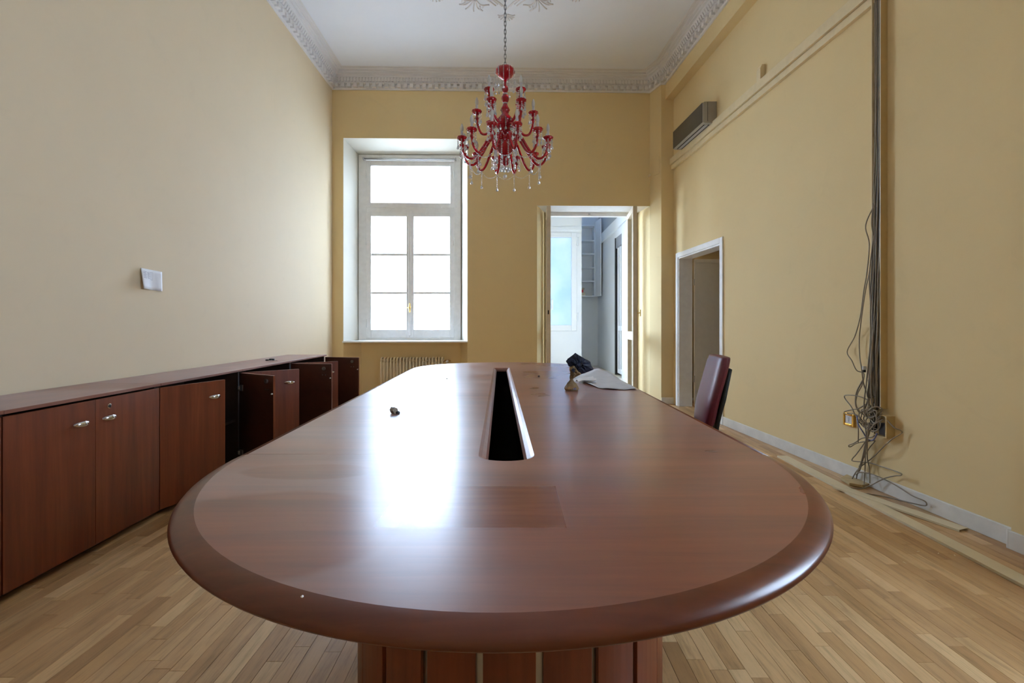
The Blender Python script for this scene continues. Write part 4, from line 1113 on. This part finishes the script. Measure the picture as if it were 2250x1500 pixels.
sheet('greaseproof_sheet', [(1264, 831), (1284, 822), (1301, 814), (1318, 811), (1336, 818), (1362, 834), (1384, 848), (1396, 853), (1398, 856), (1372, 857), (1340, 856), (1318, 854), (1300, 848)], .003, M_grease, 'large grey greaseproof paper sheet spread flat behind the paper bag')
w0 = on_z(1268, 842, TZ); w1 = on_z(1310, 842, TZ)
wp_ = thing('folded_paper', 'small crumpled white folded paper beside the paper bag', 'paper', (w0.x, w0.y, TZ + .011))
def foldf(u, v):
    return V(u * .135 + .01 * math.sin(v * 5), -.02 + v * .10 + .015 * math.sin(u * 6), .004 + .030 * u * (.3 + .7 * v) + .006 * math.sin(v * 14 + u * 3))
m = Mesh(); m.grid(foldf, 12, 10); m.grid(lambda u, v: foldf(u, v) * .96 + V(.006, 0, -.004 - .012 * u * (1 - v)), 12, 10); m.build('folds', M_paper, wp_, local=True, smooth=True)

c0 = on_z(867, 908, TZ)
ck = thing('wrapper_stub', 'small crumpled foil wrapper stub on the left half of the table', 'wrapper', (c0.x, c0.y, TZ))
m = rings(Mesh(), [(0, 0, .006, .008, .2), (.005, .004, .016, .012, .25), (.012, 0, .021, .014, .2), (.019, -.006, .018, .013, .25), (.026, -.009, .008, .008, .3)], 12, seed=9); m.f.append(tuple(range(12))[::-1]); m.f.append(tuple(48 + k for k in range(12))); m.build('wrapper_body', M_foil, ck, local=True)
m = Mesh(); m.lathe([(.010, 0), (.012, .003), (.010, .010), (.006, .012)], 10, (.016, -.004, 0)); m.build('dark_tip', M_black, ck, local=True)
for (px, py, s, lab) in ((1184, 827, .009, 'tiny black cap on the table right of the cable slot'), (982, 832, .006, 'tiny black speck on the table left of the cable slot')):
    p = on_z(px, py, TZ); m = Mesh(); m.lathe([(s * .9, 0), (s, s * .3), (s * .9, s * .9), (s * .4, s * 1.1)], 10, (p.x, p.y, TZ)); tag(m.build('black_cap', M_black, smooth=True), lab, 'cap')
p = on_z(664, 1313, TZ); m = Mesh(); m.bead((p.x, p.y, TZ + .0022), .0022); tag(m.build('crumb', M_paper), 'single white crumb near the front edge of the table', 'crumb')

# ---------------------------------------------------------------- office chair
ca = math.atan2(.17, -.985)
cr = thing('office_chair', 'burgundy leather swivel chair at the right side of the table', 'chair', (1.154, 3.44, 0), ca)
def backx(z): return -.24 - .26 * (z - .53) - .05 * max(0, (.62 - z)) * 2
m = Mesh()
def padsec(z):
    hw = .225 - .035 * max(0, (z - .80) / .2) ** 2 - .02 * max(0, (.6 - z) / .1) ** 2; x = backx(z)
    b = .016
    return [(x - .012, -hw + b), (x + .004, -hw + 3 * b), (x + .010, -hw * .4), (x + .012, 0), (x + .010, hw * .4), (x + .004, hw - 3 * b), (x - .012, hw - b), (x - .04, hw), (x - .072, hw - b), (x - .080, hw * .4), (x - .082, 0), (x - .080, -hw * .4), (x - .072, -hw + b), (x - .04, -hw)]
zs = [.455, .465, .50, .56, .62, .68, .74, .80, .86, .91, .945, .962, .970]
n = 14
for i, z in enumerate(zs):
    sec_ = padsec(z); cxs = sum(p_[0] for p_ in sec_) / n
    sh_ = {0: .72, 1: .92, 11: .94, 12: .80}.get(i, 1)
    for (x, y) in sec_: m.v.append((cxs + (x - cxs) * sh_, y * (1 - (1 - sh_) * .12), z))
for i in range(len(zs) - 1):
    for k in range(n):
        l = (k + 1) % n; m.f.append((i * n + k, i * n + l, (i + 1) * n + l, (i + 1) * n + k))
m.f.append(tuple(range(n))[::-1]); m.f.append(tuple((len(zs) - 1) * n + k for k in range(n)))
m.build('backrest', M_burgundy, cr, local=True, smooth=True, sub=1, angle=.9, fix=True)
m = Mesh()
def shell(u, v):
    z = .38 + v * .50; hw = .20 - .06 * abs(v - .55) * 2; y = (u - .5) * 2 * hw
    return V(backx(max(z, .5)) - .092 - .018 * (1 - (2 * u - 1) ** 2) + .02 * max(0, .5 - z) * 4, y, z)
m.grid(shell, 10, 12); m.build('back_shell', M_blackfoam, cr, local=True, smooth=True, solid=.026)
m = Mesh(); m.tube(spline([(-.36, 0, .60), (-.37, 0, .48), (-.33, 0, .41), (-.2, 0, .395), (-.05, 0, .40)], 4), .024, 8); m.build('back_bracket', M_blackfoam, cr, local=True, smooth=True)
m = Mesh(); m.box(-.22, .24, -.23, .23, .42, .49); m.build('seat', M_burgundy, cr, local=True, bevel=.032, seg=4, smooth=True)
m = Mesh(); m.box(-.12, .12, -.10, .10, .375, .42); m.build('tilt_mechanism', M_black, cr, local=True, bevel=.01)
m = Mesh(); m.lathe([(.030, .10), (.030, .24), (.018, .245), (.018, .378)], 14); m.build('gas_column', M_black, cr, local=True, smooth=True)
m = Mesh(); m.lathe([(.05, .07), (.055, .09), (.04, .12)], 14); m.build('hub', M_black, cr, local=True)
for k in range(5):
    a = 2 * PI * k / 5 + .3; c_, s_ = math.cos(a), math.sin(a)
    m = Mesh(); m.tube([(.03 * c_, .03 * s_, .098), (.16 * c_, .16 * s_, .09), (.29 * c_, .29 * s_, .068)], [.026, .022, .015], 8); lg = m.build('leg', M_black, cr, local=True, smooth=True)
    m = Mesh()
    for d_ in (-.014, .014): m.tube([(.29 * c_ - s_ * d_ - s_ * .008, .29 * s_ + c_ * d_ + c_ * .008, .025), (.29 * c_ - s_ * d_ + s_ * .008, .29 * s_ + c_ * d_ - c_ * .008, .025)], .025, 12)
    m.build('castor', M_black, lg, local=True)

# ---------------------------------------------------------------- chandelier
CXc, CYc = -.0675, 4.5
cd = thing('chandelier', 'red glass chandelier with three tiers of candle arms and hanging crystals', 'chandelier', (CXc, CYc, 0))
m = Mesh(); m.lathe([(.055, CEIL - .05), (.06, CEIL - .02), (.05, CEIL)], 20); m.build('ceiling_hook', M_chain, cd, local=True, smooth=True)
lk = Mesh(); lk.tube([(.0095 * math.cos(t) , 0, .027 * math.sin(t) if abs(math.sin(t)) < .01 else .0175 * (1 if math.sin(t) > 0 else -1) + .0095 * math.sin(t)) for t in [2 * PI * i / 16 for i in range(16)]], .0032, 6, closed=True)
lkm = lk.data('chain_link', M_chain, True)
chn = bpy.data.objects.new('chain', None); COL.objects.link(chn); chn.parent = cd; OFF[chn.name] = (0, 0, 0)
z = 3.745; i = 0
while z < CEIL - .03:
    o = bpy.data.objects.new('chain_link', lkm); COL.objects.link(o); o.parent = chn; o.location = (0, 0, z + .02); o.rotation_euler = (0, 0, (PI / 2) * (i % 2) + .25); z += .0405; i += 1
rib = lambda k, d: (lambda a, r, z: 1 + d * math.cos(k * a))
m = Mesh(); m.lathe([(.008, 3.735), (.05, 3.738), (.083, 3.722), (.095, 3.700), (.090, 3.675), (.066, 3.648), (.035, 3.625), (.016, 3.612)][::-1], 48, rib=rib(14, .035)); m.build('canopy', M_redglass, cd, local=True, smooth=True)
m = Mesh(); m.lathe([(.015, 3.545), (.012, 3.57), (.016, 3.62)], 14); m.build('stem', M_redglass, cd, local=True, smooth=True)
def ball(zc, rx_, rz_, nm='glass_ball', mt=M_redglass):
    m = Mesh(); m.lathe([(max(.003, rx_ * math.cos(t)), zc + rz_ * math.sin(t)) for t in [-PI / 2 + PI * i / 10 for i in range(11)]], 20); return m.build(nm, mt, cd, local=True, smooth=True)
ball(3.522, .033, .036); ball(3.428, .040, .044); ball(3.107, .032, .030); ball(3.055, .028, .026); ball(2.66, .019, .019, 'crystal_ball', M_crystal)
m = Mesh(); m.lathe([(.026, 3.468), (.028, 3.478)], 14); m.lathe([(.022, 3.376), (.026, 3.386)], 14); m.build('collar', M_crystal, cd, local=True)
m = Mesh(); m.lathe([(.018, 3.38), (.03, 3.35), (.046, 3.315), (.040, 3.305), (.03, 3.28), (.055, 3.25), (.075, 3.225), (.06, 3.20), (.035, 3.16), (.03, 3.13)][::-1], 32, rib=rib(8, .06)); m.build('upper_hub', M_redglass, cd, local=True, smooth=True)
m = Mesh(); m.lathe([(.02, 3.035), (.06, 3.025), (.098, 3.005), (.104, 2.975), (.092, 2.93), (.06, 2.885), (.028, 2.86)][::-1], 40, rib=rib(12, .035)); m.build('lower_hub', M_redglass, cd, local=True, smooth=True)
m = Mesh(); m.lathe([(.03, 2.86), (.048, 2.845), (.042, 2.825), (.026, 2.81), (.036, 2.795), (.03, 2.775), (.008, 2.76)][::-1], 24, rib=rib(8, .08)); m.build('finial', M_redglass, cd, local=True, smooth=True)
def strand(m, top, n, pitch, r, dropr=0, droph=0):
    x, y, z = top
    for i in range(n): m.bead((x, y, z - pitch * (i + .5)), r)
    if droph: m.drop((x, y, z - pitch * n), dropr, droph)
for k in range(11):
    a = 2 * PI * k / 11; c_, s_ = math.cos(a), math.sin(a); m = Mesh()
    for j in range(5):
        t = j / 4; m.bead(((.03 + .066 * t) * c_, (.03 + .066 * t) * s_, 3.742 - .03 * t * t), .0040)
    strand(m, (.099 * c_, .099 * s_, 3.705), 9 + k % 3 * 2, .0145, .0044, .010, .03); m.build('crystal_strand', M_crystal, cd, local=True)
def candle_arm(pts, angs, pan_r, long_drop, nshort, strut):
    rr, zz = pts[-1]
    base = Mesh(); P = spline([(r_, 0, z_) for r_, z_ in pts], 6)
    n_ = len(P); base.tube(P, [.0145 - .004 * i / n_ for i in range(n_)], 10)
    proto = {'arm': base.data('arm', M_redglass, True)}
    pm = Mesh(); pm.lathe([(.012, -.026), (.026, -.020), (pan_r * .84, -.006), (pan_r, .010), (pan_r * .97, .017), (pan_r * .6, .010), (.012, .012)], 32, (rr, 0, zz), rib=rib(10, .05)); proto['drip_pan'] = pm.data('drip_pan', M_redglass, True)
    kn_ = Mesh(); kn_.lathe([(.008, -.075), (.018, -.068), (.024, -.06), (.018, -.05), (.008, -.045)], 20, (rr, 0, zz), rib=rib(6, .1)); proto['arm_collar'] = kn_.data('arm_collar', M_redglass, True)
    cm = Mesh(); cm.lathe([(.0125, .008), (.0125, .072)], 14, (rr, 0, zz)); proto['candle_sleeve'] = cm.data('candle_sleeve', M_candle, True)
    bm_ = Mesh(); bm_.lathe([(.010, .070), (.015, .082), (.0175, .098), (.0155, .118), (.009, .138), (.002, .150)], 14, (rr, 0, zz)); proto['bulb'] = bm_.data('bulb', M_bulb, True)
    st = []
    for j in range(nshort):
        a = 2 * PI * j / nshort + .4; m_ = Mesh(); strand(m_, (rr + pan_r * .84 * math.cos(a), pan_r * .84 * math.sin(a), zz - .010), 3 + j % 3, .016, .0058, .0095, .036 + .008 * (j % 2)); st.append(m_.data('crystal_drop', M_crystal))
    if long_drop:
        lo = min(P, key=lambda p_: p_.z if p_.x > .15 else 9); m_ = Mesh(); strand(m_, (lo.x, 0, lo.z - .008), 9, .0155, .0058, .0125, .042); st.append(m_.data('long_crystal_strand', M_crystal))
        m_ = Mesh()
        for q_ in range(3, n_ - 4, 3): m_.bead((P[q_].x, .011, P[q_].z + .008), .0045)
        st.append(m_.data('bead_row', M_crystal))
    for a in angs:
        o = bpy.data.objects.new('arm', proto['arm']); COL.objects.link(o); o.parent = cd; o.rotation_euler = (0, 0, a)
        for nm in ('drip_pan', 'arm_collar', 'candle_sleeve', 'bulb'):
            c = bpy.data.objects.new(nm, proto[nm]); COL.objects.link(c); c.parent = o
        for me in st:
            c = bpy.data.objects.new(me.name.split('.')[0], me); COL.objects.link(c); c.parent = o
candle_arm([(.045, 3.21), (.075, 3.175), (.125, 3.195), (.170, 3.275), (.203, 3.36), (.215, 3.43)], [PI / 4 + k * PI / 2 for k in range(4)], .049, False, 7, 0)
candle_arm([(.030, 3.10), (.075, 3.150), (.125, 3.135), (.185, 3.075), (.240, 3.085), (.272, 3.17), (.280, 3.285)], [.06 + k * PI / 3 for k in range(6)], .049, False, 7, 0)
candle_arm([(.075, 2.975), (.115, 3.035), (.165, 3.025), (.225, 2.925), (.300, 2.825), (.360, 2.806), (.408, 2.848), (.428, 2.92), (.430, 2.985)], [PI / 12 + k * PI / 6 for k in range(12)], .049, True, 7, 0)
def swag(r, z0, sag, n_, k0, cnt, bead_r, step):
    for k in range(cnt):
        a0 = k0 + k * step; a1 = a0 + step; m = Mesh()
        p_, q_ = V(r * math.cos(a0), r * math.sin(a0), z0), V(r * math.cos(a1), r * math.sin(a1), z0)
        for i in range(n_):
            t = i / (n_ - 1); w_ = p_.lerp(q_, t); m.bead((w_.x, w_.y, w_.z - sag * 4 * t * (1 - t)), bead_r)
        m.build('bead_swag', M_crystal, cd, local=True)
swag(.36, 2.79, .05, 13, PI / 12, 12, .0052, PI / 6)
swag(.10, 2.985, .03, 8, 0, 8, .0065, PI / 4)
for k in range(10):
    a = 2 * PI * k / 10; m = Mesh(); strand(m, (.102 * math.cos(a), .102 * math.sin(a), 2.99), 8, .017, .0068, .012, .045); m.build('crystal_strand', M_crystal, cd, local=True)
for k in range(8):
    a = 2 * PI * k / 8 + .2; m = Mesh(); strand(m, (.046 * math.cos(a), .046 * math.sin(a), 2.83), 4, .017, .0065, .012, .045); m.build('crystal_strand', M_crystal, cd, local=True)
for k in range(8):
    a = 2 * PI * k / 8 + .1; m = Mesh(); strand(m, (.074 * math.cos(a), .074 * math.sin(a), 3.225), 6, .015, .006, .010, .035); m.build('crystal_strand', M_crystal, cd, local=True)
